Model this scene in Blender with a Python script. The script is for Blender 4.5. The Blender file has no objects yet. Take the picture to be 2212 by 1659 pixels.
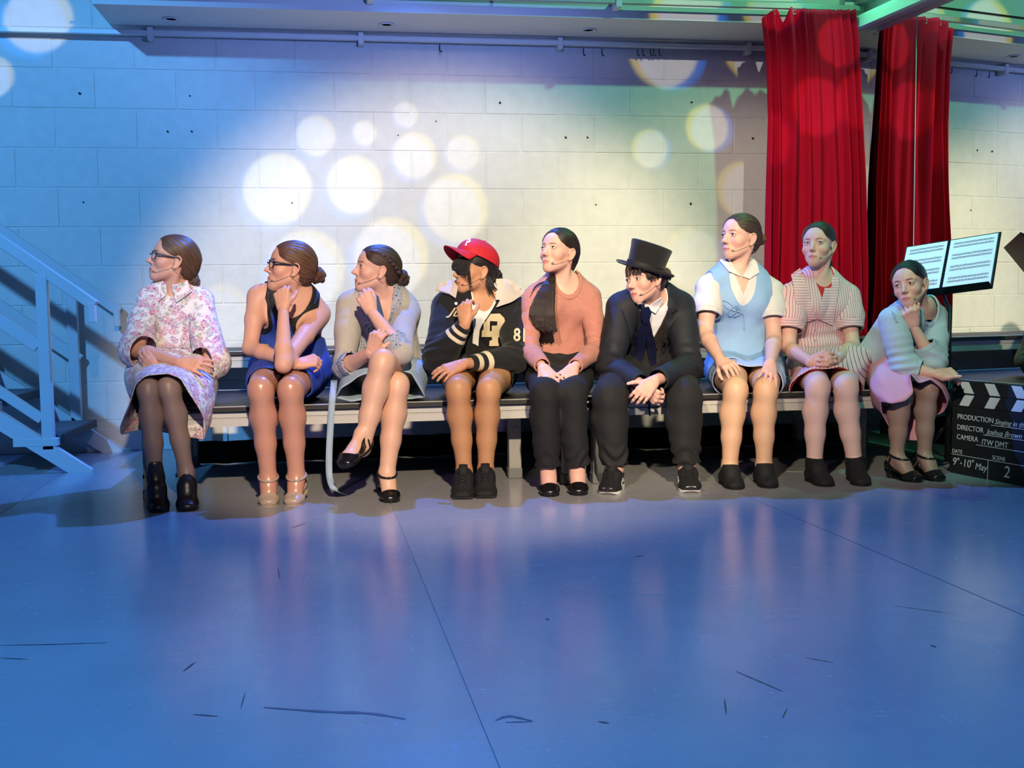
import bpy, bmesh, math, random
import numpy as np
from mathutils import Vector, Matrix, Quaternion, noise as mnoise

# ------------------------------------------------------------------ camera
F_PX, IMW, IMH = 2297.87, 2212, 1659
PITCH, YAW, ROLL = .0733, .15, -.0128
CAM = np.array([1.6382, -6.4959, .8207])
_cy, _sy, _cp, _sp = math.cos(YAW), math.sin(YAW), math.cos(PITCH), math.sin(PITCH)
FWD = np.array([_sy*_cp, _cy*_cp, -_sp])
_r0 = np.array([_cy, -_sy, 0.]); _u0 = np.cross(_r0, FWD)
RGT = _r0*math.cos(ROLL)+_u0*math.sin(ROLL); UPV = -_r0*math.sin(ROLL)+_u0*math.cos(ROLL)
sc = bpy.context.scene
COL = sc.collection
cd = bpy.data.cameras.new('camera'); cam = bpy.data.objects.new('camera', cd); COL.objects.link(cam)
cd.sensor_fit = 'HORIZONTAL'; cd.sensor_width = 36; cd.lens = 36*F_PX/IMW; cd.clip_end = 60
_m = Matrix(((RGT[0], UPV[0], -FWD[0], CAM[0]), (RGT[1], UPV[1], -FWD[1], CAM[1]), (RGT[2], UPV[2], -FWD[2], CAM[2]), (0, 0, 0, 1)))
cam.matrix_world = _m
sc.camera = cam
def W(x, y, Y):
    """a point of the room seen at photo position x, y that stands Y metres from the block wall"""
    d = FWD+RGT*(x-1106)/F_PX-UPV*(y-829.5)/F_PX
    return CAM+d*((Y-CAM[1])/d[1])
def WZ(x, y, z):
    d = FWD+RGT*(x-1106)/F_PX-UPV*(y-829.5)/F_PX
    return CAM+d*((z-CAM[2])/d[2])
def WX(x, y, X):
    d = FWD+RGT*(x-1106)/F_PX-UPV*(y-829.5)/F_PX
    return CAM+d*((X-CAM[0])/d[0])

# ------------------------------------------------------------------ colour management, world
sc.view_settings.view_transform = 'Standard'; sc.view_settings.look = 'None'
sc.view_settings.exposure = 0.0; sc.view_settings.gamma = 1.0; sc.view_settings.use_curve_mapping = False
sc.cycles.use_denoising = True
sc.cycles.max_bounces = 8; sc.cycles.diffuse_bounces = 3; sc.cycles.glossy_bounces = 5; sc.cycles.transmission_bounces = 6
sc.cycles.sample_clamp_indirect = 4.0
sc.cycles.caustics_reflective = False; sc.cycles.caustics_refractive = False
world = bpy.data.worlds.new('hall_air'); sc.world = world; world.use_nodes = True
world.node_tree.nodes['Background'].inputs[0].default_value = (.25, .4, .8, 1)
world.node_tree.nodes['Background'].inputs[1].default_value = .05

def srgb(r, g, b, a=1.0):
    f = lambda c: (c/255/12.92 if c/255 <= .04045 else ((c/255+.055)/1.055)**2.4)
    return (f(r), f(g), f(b), a)

# ------------------------------------------------------------------ stage lamps
def aim(o, target):
    d = Vector(target)-Vector(o.location)
    o.rotation_euler = d.to_track_quat('-Z', 'Y').to_euler()
def spot(name, loc, target, power, color, size_deg, blend=.5, radius=.08):
    l = bpy.data.lights.new(name, 'SPOT'); l.energy = power; l.color = color
    l.spot_size = math.radians(size_deg); l.spot_blend = blend; l.shadow_soft_size = radius
    o = bpy.data.objects.new(name, l); COL.objects.link(o); o.location = loc; aim(o, target)
    return o
def light_uv(o):
    """node pair giving the tangent-plane beam coordinates u, v inside a lamp's own shader"""
    l = o.data; l.use_nodes = True; nt = l.node_tree
    tc = nt.nodes.new('ShaderNodeTexCoord'); sep = nt.nodes.new('ShaderNodeSeparateXYZ')
    nt.links.new(tc.outputs['Normal'], sep.inputs[0])
    return nt, sep
def M_(nt, op, a, b=None, clamp=False):
    n = nt.nodes.new('ShaderNodeMath'); n.operation = op; n.use_clamp = clamp
    for i, v in enumerate((a, b)):
        if v is None: continue
        if isinstance(v, (int, float)): n.inputs[i].default_value = v
        else: nt.links.new(v, n.inputs[i])
    return n.outputs[0]
def beam_uv(o, p):
    """beam coordinates of a room point p in lamp o"""
    q = Matrix.LocRotScale(o.location, o.rotation_euler, None).inverted() @ Vector(p)
    return q.x/-q.z, q.y/-q.z
def gobo(o, circles, base=.0, softness=.085, shift=.13, dirn=(1, 1)):
    """round-hole gobo: circles = [(room point, radius in m, strength)]; red-yellow and blue edges part slightly as in a cheap lens"""
    nt, sep = light_uv(o); em = nt.nodes['Emission']
    iz = M_(nt, 'DIVIDE', -1.0, sep.outputs[2]); u = M_(nt, 'MULTIPLY', sep.outputs[0], iz); v = M_(nt, 'MULTIPLY', sep.outputs[1], iz)
    cv = nt.nodes.new('ShaderNodeCombineXYZ'); nt.links.new(u, cv.inputs[0]); nt.links.new(v, cv.inputs[1])
    tot = {}
    for ch, sh in (('y', 1.), ('b', -1.)):
        acc = None
        for p, r, st in circles:
            cu, cw = beam_uv(o, p); d = (Vector(p)-Vector(o.location)).length; rr = r/d
            dn = nt.nodes.new('ShaderNodeVectorMath'); dn.operation = 'DISTANCE'; nt.links.new(cv.outputs[0], dn.inputs[0])
            dn.inputs[1].default_value = (cu+sh*shift*rr*dirn[0], cw+sh*shift*rr*dirn[1], 0)
            mr = nt.nodes.new('ShaderNodeMapRange'); mr.interpolation_type = 'SMOOTHSTEP'; nt.links.new(dn.outputs['Value'], mr.inputs[0])
            mr.inputs[1].default_value = rr*(1+softness); mr.inputs[2].default_value = rr*(1-softness); mr.inputs[3].default_value = 0; mr.inputs[4].default_value = st
            acc = mr.outputs[0] if acc is None else M_(nt, 'MAXIMUM', acc, mr.outputs[0])
        tot[ch] = acc
    cc = nt.nodes.new('ShaderNodeCombineColor')
    nt.links.new(tot['y'], cc.inputs[0]); nt.links.new(M_(nt, 'ADD', M_(nt, 'MULTIPLY', tot['y'], .8), M_(nt, 'MULTIPLY', tot['b'], .2)), cc.inputs[1]); nt.links.new(tot['b'], cc.inputs[2])
    nt.links.new(cc.outputs[0], em.inputs[0])
def shutter(o, pts_low, soft=.01, wob=.02, freq=14., seed=0.):
    """beam trimmed below a line through two room points (a row of heads standing in the beam makes its edge uneven)"""
    nt, sep = light_uv(o); em = nt.nodes['Emission']
    iz = M_(nt, 'DIVIDE', -1.0, sep.outputs[2]); u = M_(nt, 'MULTIPLY', sep.outputs[0], iz); v = M_(nt, 'MULTIPLY', sep.outputs[1], iz)
    (u0, v0), (u1, v1) = beam_uv(o, pts_low[0]), beam_uv(o, pts_low[1]); k = (v1-v0)/(u1-u0)
    ln = M_(nt, 'ADD', M_(nt, 'MULTIPLY', M_(nt, 'SUBTRACT', u, u0), k), v0)
    n = nt.nodes.new('ShaderNodeTexNoise'); n.noise_dimensions = '1D'; n.inputs['Scale'].default_value = freq; n.inputs['Detail'].default_value = 2.5
    nt.links.new(M_(nt, 'ADD', u, seed), n.inputs['W'])
    ln = M_(nt, 'ADD', ln, M_(nt, 'MULTIPLY', M_(nt, 'SUBTRACT', n.outputs[0], .5), wob))
    mr = nt.nodes.new('ShaderNodeMapRange'); mr.interpolation_type = 'SMOOTHSTEP'; nt.links.new(M_(nt, 'SUBTRACT', v, ln), mr.inputs[0])
    mr.inputs[1].default_value = -soft; mr.inputs[2].default_value = soft; nt.links.new(mr.outputs[0], em.inputs[1])
# warm front wash on the seated row and the middle of the block wall
key = spot('warm_front_lamp', (2.1, -8.3, 3.7), W(965, 850, 0), 2480, (1, .81, .57), 27, .5, .08)
key2 = spot('warm_side_lamp', (.3, -7.6, 3.7), W(1660, 740, -.5), 1200, (1, .87, .60), 24, .55, .08)
cyan = spot('cyan_side_lamp', (3.9, -3.6, 3.9), (4.5, -1.75, .9), 170, (.06, 1, .80), 26, .5, .06)
# blue wash on the left part of the wall and the stairs
blue1 = spot('blue_wall_lamp', (-1.3, -5.0, 3.8), W(40, 560, 0), 1020, (.10, .42, 1), 46, .7, .08)
# coloured lamps on the truss over the row, pointing down and forward: the row's own shadows edge the floor light
top1 = spot('blue_truss_lamp', (2.0, -.72, 2.95), (2.0, -4.2, 0), 470, (.05, .22, 1), 150, .5, .03)
top2 = spot('green_truss_lamp', (4.3, -.75, 2.95), (4.0, -2.6, 0), 40, (.12, 1, .5), 120, .6, .03)
blue2 = spot('blue_floor_lamp', (.3, -5.4, 3.9), (.3, -5.4, 0), 400, (.06, .36, 1), 84, .9, .08)
blue3 = spot('blue_floor_lamp', (3.2, -5.4, 3.9), (3.0, -5.4, 0), 330, (.08, .32, 1), 84, .9, .08)
violet = spot('violet_side_lamp', (.2, -6.4, 3.5), (2.6, -1.6, .9), 130, (.50, .28, 1), 40, .6, .06)
green = spot('green_lamp', (4.35, -3.1, 3.84), W(1450, 430, 0), 170, (.25, 1, .50), 74, .9, .04)
bulk = spot('added_bulkhead_fill', (2.2, -3.2, 2.2), (1.9, -.5, 2.62), 170, (.20, .32, 1), 64, .9, .06)  # added unseen fill that tints the bulkhead face violet-blue
# rotating-hole gobo projectors
def wp(x, y, Y=0): return tuple(W(x, y, Y))
g1 = spot('gobo_projector', (2.0, -6.2, 3.6), wp(760, 420), 680, (1, .97, .95), 52, .1, .012)
gobo(g1, [(wp(*c[:2]), c[2]/342., c[3]) for c in ((592, 415, 68, 1), (760, 405, 56, .9), (678, 297, 39, .7), (785, 289, 24, .7), (874, 250, 25, .55), (891, 340, 45, .7), (997, 333, 35, .55), (978, 455, 67, .75), (838, 562, 76, .8), (655, 590, 76, .8), (75, 48, 66, 1.0), (470, 690, 60, .5), (-20, 170, 40, 1.))], dirn=(.8, .7))
g2 = spot('gobo_projector', (3.2, -6.0, 3.6), wp(1500, 300), 620, (1, .97, .95), 48, .1, .012)
gobo(g2, [(wp(*c[:2]), c[2]/335., c[3]) for c in ((1443, 112, 74, .9), (1533, 277, 46, .9), (1408, 322, 38, .7), (1610, 412, 56, .6), (1630, 110, 60, .7), (1770, 200, 50, .8), (1720, 340, 60, .7), (1820, 330, 60, .8), (1500, 560, 60, .4), (1432, -30, 60, 1.))], dirn=(-1., .25))
# ------------------------------------------------------------------ distance-field modelling
def nrm(v):
    v = np.asarray(v, float); return v/max(1e-9, np.linalg.norm(v))
class SDF:
    """a body of blended round cones, ellipsoids and boxes; meshed as one continuous surface"""
    def __init__(s): s.ops = []
    def cone(s, a, b, ra, rb, k=.012, n=None, sa=1., sb=None, sub=False, tag=0):
        """round cone a-b; with n its section is scaled by sa..sb along n"""
        a = np.asarray(a, float); b = np.asarray(b, float); sb = sa if sb is None else sb
        R = max(ra, rb)*max(1, sa, sb)+k+.012
        s.ops.append(('c', (a, b, ra, rb, None if n is None else nrm(n), sa, sb), k, sub, np.minimum(a, b)-R, np.maximum(a, b)+R, tag)); return s
    def chain(s, pts, rads, k=.012, k0=None, **kw):
        for i in range(len(pts)-1): s.cone(pts[i], pts[i+1], rads[i], rads[i+1], (k0 if (i == 0 and k0 is not None) else k), **kw)
        return s
    def ell(s, c, r, A=None, k=.012, sub=False, tag=0):
        """ellipsoid, A = 3x3 matrix whose columns are its axes"""
        c = np.asarray(c, float); r = np.asarray(r, float)*np.ones(3); A = np.eye(3) if A is None else np.asarray(A, float)
        R = max(r)+k+.012
        s.ops.append(('e', (c, r, A), k, sub, c-R, c+R, tag)); return s
    def box(s, c, r, A=None, rd=.01, k=.012, sub=False, tag=0):
        c = np.asarray(c, float); r = np.asarray(r, float); A = np.eye(3) if A is None else np.asarray(A, float)
        R = np.linalg.norm(r)+rd+k+.012
        s.ops.append(('b', (c, r, A, rd), k, sub, c-R, c+R, tag)); return s
    def inflate(s, d, tags=None):
        o = SDF()
        for kd, p, k, sub, lo, hi, tag in s.ops:
            if sub or (tags is not None and tag not in tags): continue
            dd = d[tag] if isinstance(d, dict) else d
            if kd == 'c': p = (p[0], p[1], p[2]+dd, p[3]+dd)+p[4:]
            elif kd == 'e': p = (p[0], p[1]+dd, p[2])
            else: p = p[:3]+(p[3]+dd,)
            o.ops.append((kd, p, k, sub, lo-abs(dd), hi+abs(dd), tag))
        return o
    def dist(s, kd, p, X, Y, Z):
        if kd == 'c':
            a, b, ra, rb, n, sa, sb = p; ab = b-a; L = ab@ab
            x, y, z = X-a[0], Y-a[1], Z-a[2]
            t = np.clip((x*ab[0]+y*ab[1]+z*ab[2])/max(L, 1e-9), 0, 1)
            x = x-t*ab[0]; y = y-t*ab[1]; z = z-t*ab[2]
            if n is not None:
                q = x*n[0]+y*n[1]+z*n[2]; f = q*(1/(sa+(sb-sa)*t)-1)
                x = x+f*n[0]; y = y+f*n[1]; z = z+f*n[2]
            return np.sqrt(x*x+y*y+z*z)-(ra+(rb-ra)*t)
        if kd == 'e':
            c, r, A = p; x, y, z = X-c[0], Y-c[1], Z-c[2]
            u = [(x*A[0, i]+y*A[1, i]+z*A[2, i]) for i in range(3)]
            k0 = np.sqrt(sum((u[i]/r[i])**2 for i in range(3))); k1 = np.sqrt(sum((u[i]/r[i]**2)**2 for i in range(3)))
            return k0*(k0-1)/np.maximum(k1, 1e-6)
        c, r, A, rd = p; x, y, z = X-c[0], Y-c[1], Z-c[2]
        u = [np.abs(x*A[0, i]+y*A[1, i]+z*A[2, i])-r[i] for i in range(3)]
        o = np.sqrt(sum(np.maximum(q, 0)**2 for q in u))
        return o+np.minimum(np.maximum(np.maximum(u[0], u[1]), u[2]), 0)-rd
    def field(s, lo, hi, h):
        lo = np.asarray(lo, float); n = np.maximum(2, np.ceil((np.asarray(hi)-lo)/h).astype(int)+1)
        ax = [(lo[i]+h*np.arange(n[i])).astype(np.float32) for i in range(3)]
        Fd = np.full(n, .2, np.float32)
        for kd, p, k, sub, bl, bh, tag in s.ops:
            i0 = np.maximum(0, np.floor((bl-lo)/h).astype(int)); i1 = np.minimum(n, np.ceil((bh-lo)/h).astype(int)+1)
            if (i1 <= i0).any(): continue
            X = ax[0][i0[0]:i1[0], None, None]; Y = ax[1][None, i0[1]:i1[1], None]; Z = ax[2][None, None, i0[2]:i1[2]]
            d = s.dist(kd, p, X, Y, Z).astype(np.float32)
            V = Fd[i0[0]:i1[0], i0[1]:i1[1], i0[2]:i1[2]]
            if sub:
                hh = np.maximum(k-np.abs(-d-V), 0)/max(k, 1e-6); V[...] = np.maximum(V, -d)+hh*hh*k*.25
            else:
                hh = np.maximum(k-np.abs(d-V), 0)/max(k, 1e-6); V[...] = np.minimum(V, d)-hh*hh*k*.25
        return Fd, lo
    def bounds(s):
        a = [o for o in s.ops if not o[3]]
        return np.min([o[4] for o in a], 0), np.max([o[5] for o in a], 0)
    def mesh(s, h, lo=None, hi=None, fn=None):
        l, u = s.bounds(); lo = l if lo is None else np.maximum(l, lo); hi = u if hi is None else np.minimum(u, hi)
        Fd, lo = s.field(lo, hi, h)
        if fn is not None: fn(Fd, lo, h)
        return surface_nets(Fd, lo, h)
    def at(s, V):
        """distance at points"""
        V = np.asarray(V, float); D = np.full(len(V), .2)
        for kd, p, k, sub, bl, bh, tag in s.ops:
            d = s.dist(kd, p, V[:, 0], V[:, 1], V[:, 2])
            if sub: hh = np.maximum(k-np.abs(-d-D), 0)/max(k, 1e-6); D = np.maximum(D, -d)+hh*hh*k*.25
            else: hh = np.maximum(k-np.abs(d-D), 0)/max(k, 1e-6); D = np.minimum(D, d)-hh*hh*k*.25
        return D
def surface_nets(Fd, lo, h):
    S = Fd < 0; n = np.array(S.shape)
    c = [S[i:n[0]-1+i, j:n[1]-1+j, k:n[2]-1+k] for i in (0, 1) for j in (0, 1) for k in (0, 1)]
    al = c[0].copy(); an = c[0].copy()
    for q in c[1:]: al &= q; an |= q
    act = an & ~al; idx = np.argwhere(act)
    if len(idx) == 0: return np.zeros((0, 3)), np.zeros((0, 4), int)
    num = np.full(act.shape, -1, np.int32); num[act] = np.arange(len(idx))
    off = np.array([(i, j, k) for i in (0, 1) for j in (0, 1) for k in (0, 1)])
    val = np.stack([Fd[idx[:, 0]+o[0], idx[:, 1]+o[1], idx[:, 2]+o[2]] for o in off], 1)
    P = np.zeros((len(idx), 3)); cnt = np.zeros(len(idx))
    for a in range(8):
        for b in range(a+1, 8):
            if np.abs(off[a]-off[b]).sum() != 1: continue
            va, vb = val[:, a], val[:, b]; m = (va < 0) != (vb < 0)
            t = np.where(m, va/np.where(m, va-vb, 1), 0)
            P += m[:, None]*(off[a]+t[:, None]*(off[b]-off[a])); cnt += m
    V = lo+(idx+P/cnt[:, None])*h
    quads = []
    for ax in range(3):
        A = np.moveaxis(S, ax, 0); e = A[:-1] != A[1:]; e = np.moveaxis(e, 0, ax)
        ii = np.argwhere(e); o1, o2 = [(1, 2), (2, 0), (0, 1)][ax]
        ii = ii[(ii[:, o1] > 0) & (ii[:, o2] > 0) & (ii[:, o1] < n[o1]-1) & (ii[:, o2] < n[o2]-1)]
        if len(ii) == 0: continue
        d1 = np.zeros(3, int); d1[o1] = 1; d2 = np.zeros(3, int); d2[o2] = 1
        g = lambda q: num[q[:, 0], q[:, 1], q[:, 2]]
        Q = np.stack([g(ii-d1-d2), g(ii-d2), g(ii), g(ii-d1)], 1)
        fl = ~S[ii[:, 0], ii[:, 1], ii[:, 2]]; Q[fl] = Q[fl][:, ::-1]
        quads.append(Q)
    Q = np.concatenate(quads); Q = Q[(Q >= 0).all(1)]
    return V, Q
def relax(V, Q, it=2, lam=.5):
    """smooth the points of a mesh along its edges"""
    Q = np.asarray(Q); nq = Q.shape[1]
    e = np.concatenate([Q[:, [i, (i+1) % nq]] for i in range(nq)]); e = np.unique(np.sort(e, 1), axis=0)
    deg = np.bincount(e.ravel(), minlength=len(V)).astype(float)
    for _ in range(it):
        N = np.zeros_like(V)
        for c in range(3): N[:, c] = np.bincount(e[:, 0], V[e[:, 1], c], len(V))+np.bincount(e[:, 1], V[e[:, 0], c], len(V))
        V = V+lam*(N/np.maximum(deg, 1)[:, None]-V)
    return V
def normals(V, Q):
    Q = np.asarray(Q); a, b, c = V[Q[:, 0]], V[Q[:, 1]], V[Q[:, 2]]
    fn = np.cross(b-a, c-a)
    if Q.shape[1] == 4: fn = fn+np.cross(c-a, V[Q[:, 3]]-a)
    N = np.zeros_like(V)
    for i in range(Q.shape[1]):
        for k in range(3): N[:, k] += np.bincount(Q[:, i], fn[:, k], len(V))
    return N/np.maximum(1e-12, np.linalg.norm(N, axis=1))[:, None]
def tris(Q):
    Q = np.asarray(Q)
    return Q if Q.shape[1] == 3 else np.concatenate([Q[:, [0, 1, 2]], Q[:, [0, 2, 3]]])
def clip(V, Q, s, *extra):
    """keep the part of a mesh where the point field s is negative, cut along s = 0"""
    T = tris(Q); s = np.asarray(s, float); neg = s < 0; k = neg[T].sum(1)
    keep = T[k == 3]; out = [keep]; nv = len(V); newp = []; newe = []
    m = T[(k == 1) | (k == 2)]
    if len(m):
        one = neg[m].sum(1) == 1
        lead = np.where(one, np.argmax(neg[m], 1), np.argmax(~neg[m], 1))
        m = np.stack([m[np.arange(len(m)), (lead+i) % 3] for i in range(3)], 1)
        def cut(a, b):
            lo_, hi_ = np.minimum(a, b), np.maximum(a, b); return lo_.astype(np.int64)*nv+hi_
        k1, k2 = cut(m[:, 0], m[:, 1]), cut(m[:, 0], m[:, 2])
        uq, inv = np.unique(np.concatenate([k1, k2]), return_inverse=True)
        a, b = uq//nv, uq % nv; t = (s[a]/(s[a]-s[b]))[:, None]
        newp = V[a]+t*(V[b]-V[a]); i1 = nv+inv[:len(m)]; i2 = nv+inv[len(m):]
        out.append(np.stack([m[one, 0], i1[one], i2[one]], 1))
        o = ~one; out.append(np.stack([i1[o], m[o, 1], m[o, 2]], 1)); out.append(np.stack([i1[o], m[o, 2], i2[o]], 1))
        V2 = np.concatenate([V, newp]); ex = [np.concatenate([x, x[a]+t[:, 0]*(x[b]-x[a]) if x.ndim == 1 else x[a]+t*(x[b]-x[a])]) for x in extra]
    else: V2 = V; ex = list(extra)
    T = np.concatenate(out)
    u, inv = np.unique(T.ravel(), return_inverse=True)
    return (V2[u], inv.reshape(-1, 3))+tuple(x[u] for x in ex)
def rim(V, T, depth, N=None):
    """fold the open edges of a cut sheet inwards so cloth shows a thickness"""
    T = np.asarray(T); nq = T.shape[1]; N = normals(V, T) if N is None else N
    e = np.concatenate([T[:, [i, (i+1) % nq]] for i in range(nq)]); key = np.sort(e, 1)
    u, inv, c = np.unique(key, axis=0, return_inverse=True, return_counts=True)
    b = e[c[inv.ravel()] == 1]
    if len(b) == 0: return V, tris(T)
    vs, iv = np.unique(b.ravel(), return_inverse=True); iv = iv.reshape(-1, 2)
    V2 = np.concatenate([V, V[vs]-N[vs]*depth]); n0 = len(V)
    t1 = np.stack([b[:, 1], b[:, 0], n0+iv[:, 0]], 1); t2 = np.stack([b[:, 1], n0+iv[:, 0], n0+iv[:, 1]], 1)
    return V2, np.concatenate([tris(T), t1, t2])
def waves(V, freq, seed, warp=1.2):
    """cheap smooth 3-D noise in about -1..1"""
    rng = np.random.RandomState(seed); o = np.zeros(len(V))
    for i in range(5):
        k = rng.normal(size=3); k = k/np.linalg.norm(k)*freq*(.6+.35*i); m = rng.normal(size=3)*freq*.35
        o += np.sin(V@k+rng.rand()*6.28+warp*np.sin(V@m+rng.rand()*6.28))/(1+.35*i)
    return o/2.6

# ------------------------------------------------------------------ objects
def mesh_obj(name, V, Q, mat=None, parent=None, smooth=True, mats=None, midx=None):
    me = bpy.data.meshes.new(name)
    if isinstance(Q, np.ndarray):
        V = np.ascontiguousarray(V, np.float32); Q = np.ascontiguousarray(Q, np.int32); k = Q.shape[1]
        me.vertices.add(len(V)); me.vertices.foreach_set('co', V.ravel())
        me.loops.add(Q.size); me.loops.foreach_set('vertex_index', Q.ravel())
        me.polygons.add(len(Q)); me.polygons.foreach_set('loop_start', np.arange(0, Q.size, k, dtype=np.int32))
        me.update(calc_edges=True)
    else:
        me.from_pydata([tuple(v) for v in V], [], [tuple(f) for f in Q]); me.update()
    me.validate()
    if smooth: me.polygons.foreach_set('use_smooth', np.ones(len(me.polygons), bool))
    for m in (mats or ([mat] if mat else [])): me.materials.append(m)
    if midx is not None: me.polygons.foreach_set('material_index', np.asarray(midx, np.int32))
    return link(name, me, parent)
def link(name, me, parent=None):
    o = bpy.data.objects.new(name, me); COL.objects.link(o)
    if parent is not None:
        o.parent = parent
        o.matrix_parent_inverse = Matrix.Translation(parent.location).inverted() if parent.parent is None else Matrix.Identity(4)
    return o
def tag(o, label=None, cat=None, group=None, kind=None):
    if label: o['label'] = label
    if cat: o['category'] = cat
    if group: o['group'] = group
    if kind: o['kind'] = kind
    return o
def empty(name, loc, label=None, cat=None, group=None):
    o = bpy.data.objects.new(name, None); COL.objects.link(o); o.location = [float(q) for q in loc]; o.empty_display_size = .1
    return tag(o, label, cat, group)
class MB:
    """collects simple shapes into one mesh part (plain python, flat shaded unless asked)"""
    def __init__(s): s.v = []; s.f = []
    def add(s, v, f):
        n = len(s.v); s.v += [tuple(map(float, q)) for q in v]; s.f += [tuple(i+n for i in q) for q in f]; return s
    def box(s, lo, hi, bev=0., A=None, o=(0, 0, 0)):
        lo = np.asarray(lo, float); hi = np.asarray(hi, float); l, h_ = np.minimum(lo, hi), np.maximum(lo, hi)
        if bev <= 0:
            v = [(x, y, z) for x in (l[0], h_[0]) for y in (l[1], h_[1]) for z in (l[2], h_[2])]
            f = [(0, 1, 3, 2), (4, 6, 7, 5), (0, 4, 5, 1), (2, 3, 7, 6), (0, 2, 6, 4), (1, 5, 7, 3)]
        else:
            bm = bmesh.new(); bmesh.ops.create_cube(bm, size=1)
            for q in bm.verts: q.co = [(l[i]+h_[i])/2+q.co[i]*(h_[i]-l[i]) for i in range(3)]
            bmesh.ops.bevel(bm, geom=list(bm.edges), offset=bev, segments=1, affect='EDGES')
            bm.verts.index_update(); v = [tuple(q.co) for q in bm.verts]; f = [[w.index for w in q.verts] for q in bm.faces]; bm.free()
        if A is not None: v = [tuple(np.asarray(o)+np.asarray(A) @ np.asarray(q)) for q in v]
        return s.add(v, f)
    def bar(s, a, b, w, d, up=(0, 0, 1), bev=0.):
        """box beam from a to b, w wide across up, d along up"""
        a = np.asarray(a, float); b = np.asarray(b, float); t = nrm(b-a); x = np.cross(t, up); x = nrm(x) if np.linalg.norm(x) > 1e-6 else np.array([1., 0, 0]); y = np.cross(x, t)
        A = np.stack([x, t, y], 1); return s.box((-w/2, 0, -d/2), (w/2, np.linalg.norm(b-a), d/2), bev, A, a)
    def tube(s, pts, r, n=10, cap=True, squash=None):
        pts = [np.asarray(p, float) for p in pts]; m = len(pts); rs = r if hasattr(r, '__len__') else [r]*m
        t0 = nrm(pts[1]-pts[0]); x = np.cross(t0, (0, 0, 1.)); x = nrm(x) if np.linalg.norm(x) > .05 else np.array([1., 0, 0]); v = []; f = []
        for i, p in enumerate(pts):
            t = nrm(pts[min(i+1, m-1)]-pts[max(i-1, 0)]); x = nrm(x-t*(x@t)); y = np.cross(t, x)
            for j in range(n):
                a = 2*math.pi*j/n; v.append(p+rs[i]*(x*math.cos(a)+y*math.sin(a)*(squash or 1)))
        for i in range(m-1):
            for j in range(n): f.append((i*n+j, i*n+(j+1) % n, (i+1)*n+(j+1) % n, (i+1)*n+j))
        if cap: f.append(tuple(range(n-1, -1, -1))); f.append(tuple((m-1)*n+j for j in range(n)))
        return s.add(v, f)
    def lathe(s, prof, n=24, c=(0, 0, 0), A=None, arc=None):
        """profile of (radius, height) turned about local z"""
        A = np.eye(3) if A is None else np.asarray(A); c = np.asarray(c, float); v = []; f = []
        for r, z in prof:
            for j in range(n):
                a = 2*math.pi*j/n; v.append(c+A @ np.array([r*math.cos(a), r*math.sin(a), z]))
        for i in range(len(prof)-1):
            for j in range(n): f.append((i*n+j, i*n+(j+1) % n, (i+1)*n+(j+1) % n, (i+1)*n+j))
        if prof[0][0] > 1e-6: f.append(tuple(range(n-1, -1, -1)))
        if prof[-1][0] > 1e-6: f.append(tuple((len(prof)-1)*n+j for j in range(n)))
        return s.add(v, f)
    def prism(s, poly, A, o, depth):
        """polygon of local x, y points extruded by depth along local z"""
        o = np.asarray(o, float); A = np.asarray(A); n = len(poly)
        v = [o+A @ np.array([p[0], p[1], 0]) for p in poly]+[o+A @ np.array([p[0], p[1], depth]) for p in poly]
        f = [tuple(range(n-1, -1, -1)), tuple(range(n, 2*n))]+[(i, (i+1) % n, n+(i+1) % n, n+i) for i in range(n)]
        return s.add(v, f)
    def build(s, name, mat, parent=None, smooth=False, auto=None):
        o = mesh_obj(name, s.v, s.f, mat, parent, smooth)
        if auto is not None: o.data.set_sharp_from_angle(angle=math.radians(auto))
        return o
def axes(x=None, y=None, z=None):
    """3x3 frame (columns x, y, z) from two given directions; the first one given is kept exactly"""
    if z is not None and x is not None: z = nrm(z); y = nrm(np.cross(z, x)); x = np.cross(y, z)
    elif y is not None and z is not None: y = nrm(y); x = nrm(np.cross(y, z)); z = np.cross(x, y)
    elif x is not None and y is not None: x = nrm(x); z = nrm(np.cross(x, y)); y = np.cross(z, x)
    return np.stack([x, y, z], 1)
def spline(pts, n):
    """smooth curve through points"""
    P = np.asarray(pts, float); m = len(P)
    if m == 2: return [P[0]+(P[1]-P[0])*t for t in np.linspace(0, 1, n)]
    E = np.concatenate([[2*P[0]-P[1]], P, [2*P[-1]-P[-2]]]); out = []
    for t in np.linspace(0, m-1, n):
        i = min(int(t), m-2); u = t-i; a, b, c, d = E[i:i+4]
        out.append(.5*((2*b)+(c-a)*u+(2*a-5*b+4*c-d)*u*u+(3*b-a-3*c+d)*u**3))
    return out
def text_mesh(s, size, extrude=.0, shear=0., bold=0.):
    cu = bpy.data.curves.new('lettering', 'FONT'); cu.body = s; cu.size = size; cu.extrude = extrude; cu.shear = shear; cu.offset = bold; cu.resolution_u = 3
    cu.align_x = 'LEFT'; o = bpy.data.objects.new('lettering', cu); COL.objects.link(o)
    me = bpy.data.meshes.new_from_object(o.evaluated_get(bpy.context.evaluated_depsgraph_get()))
    bpy.data.objects.remove(o); bpy.data.curves.remove(cu)
    return me
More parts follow.
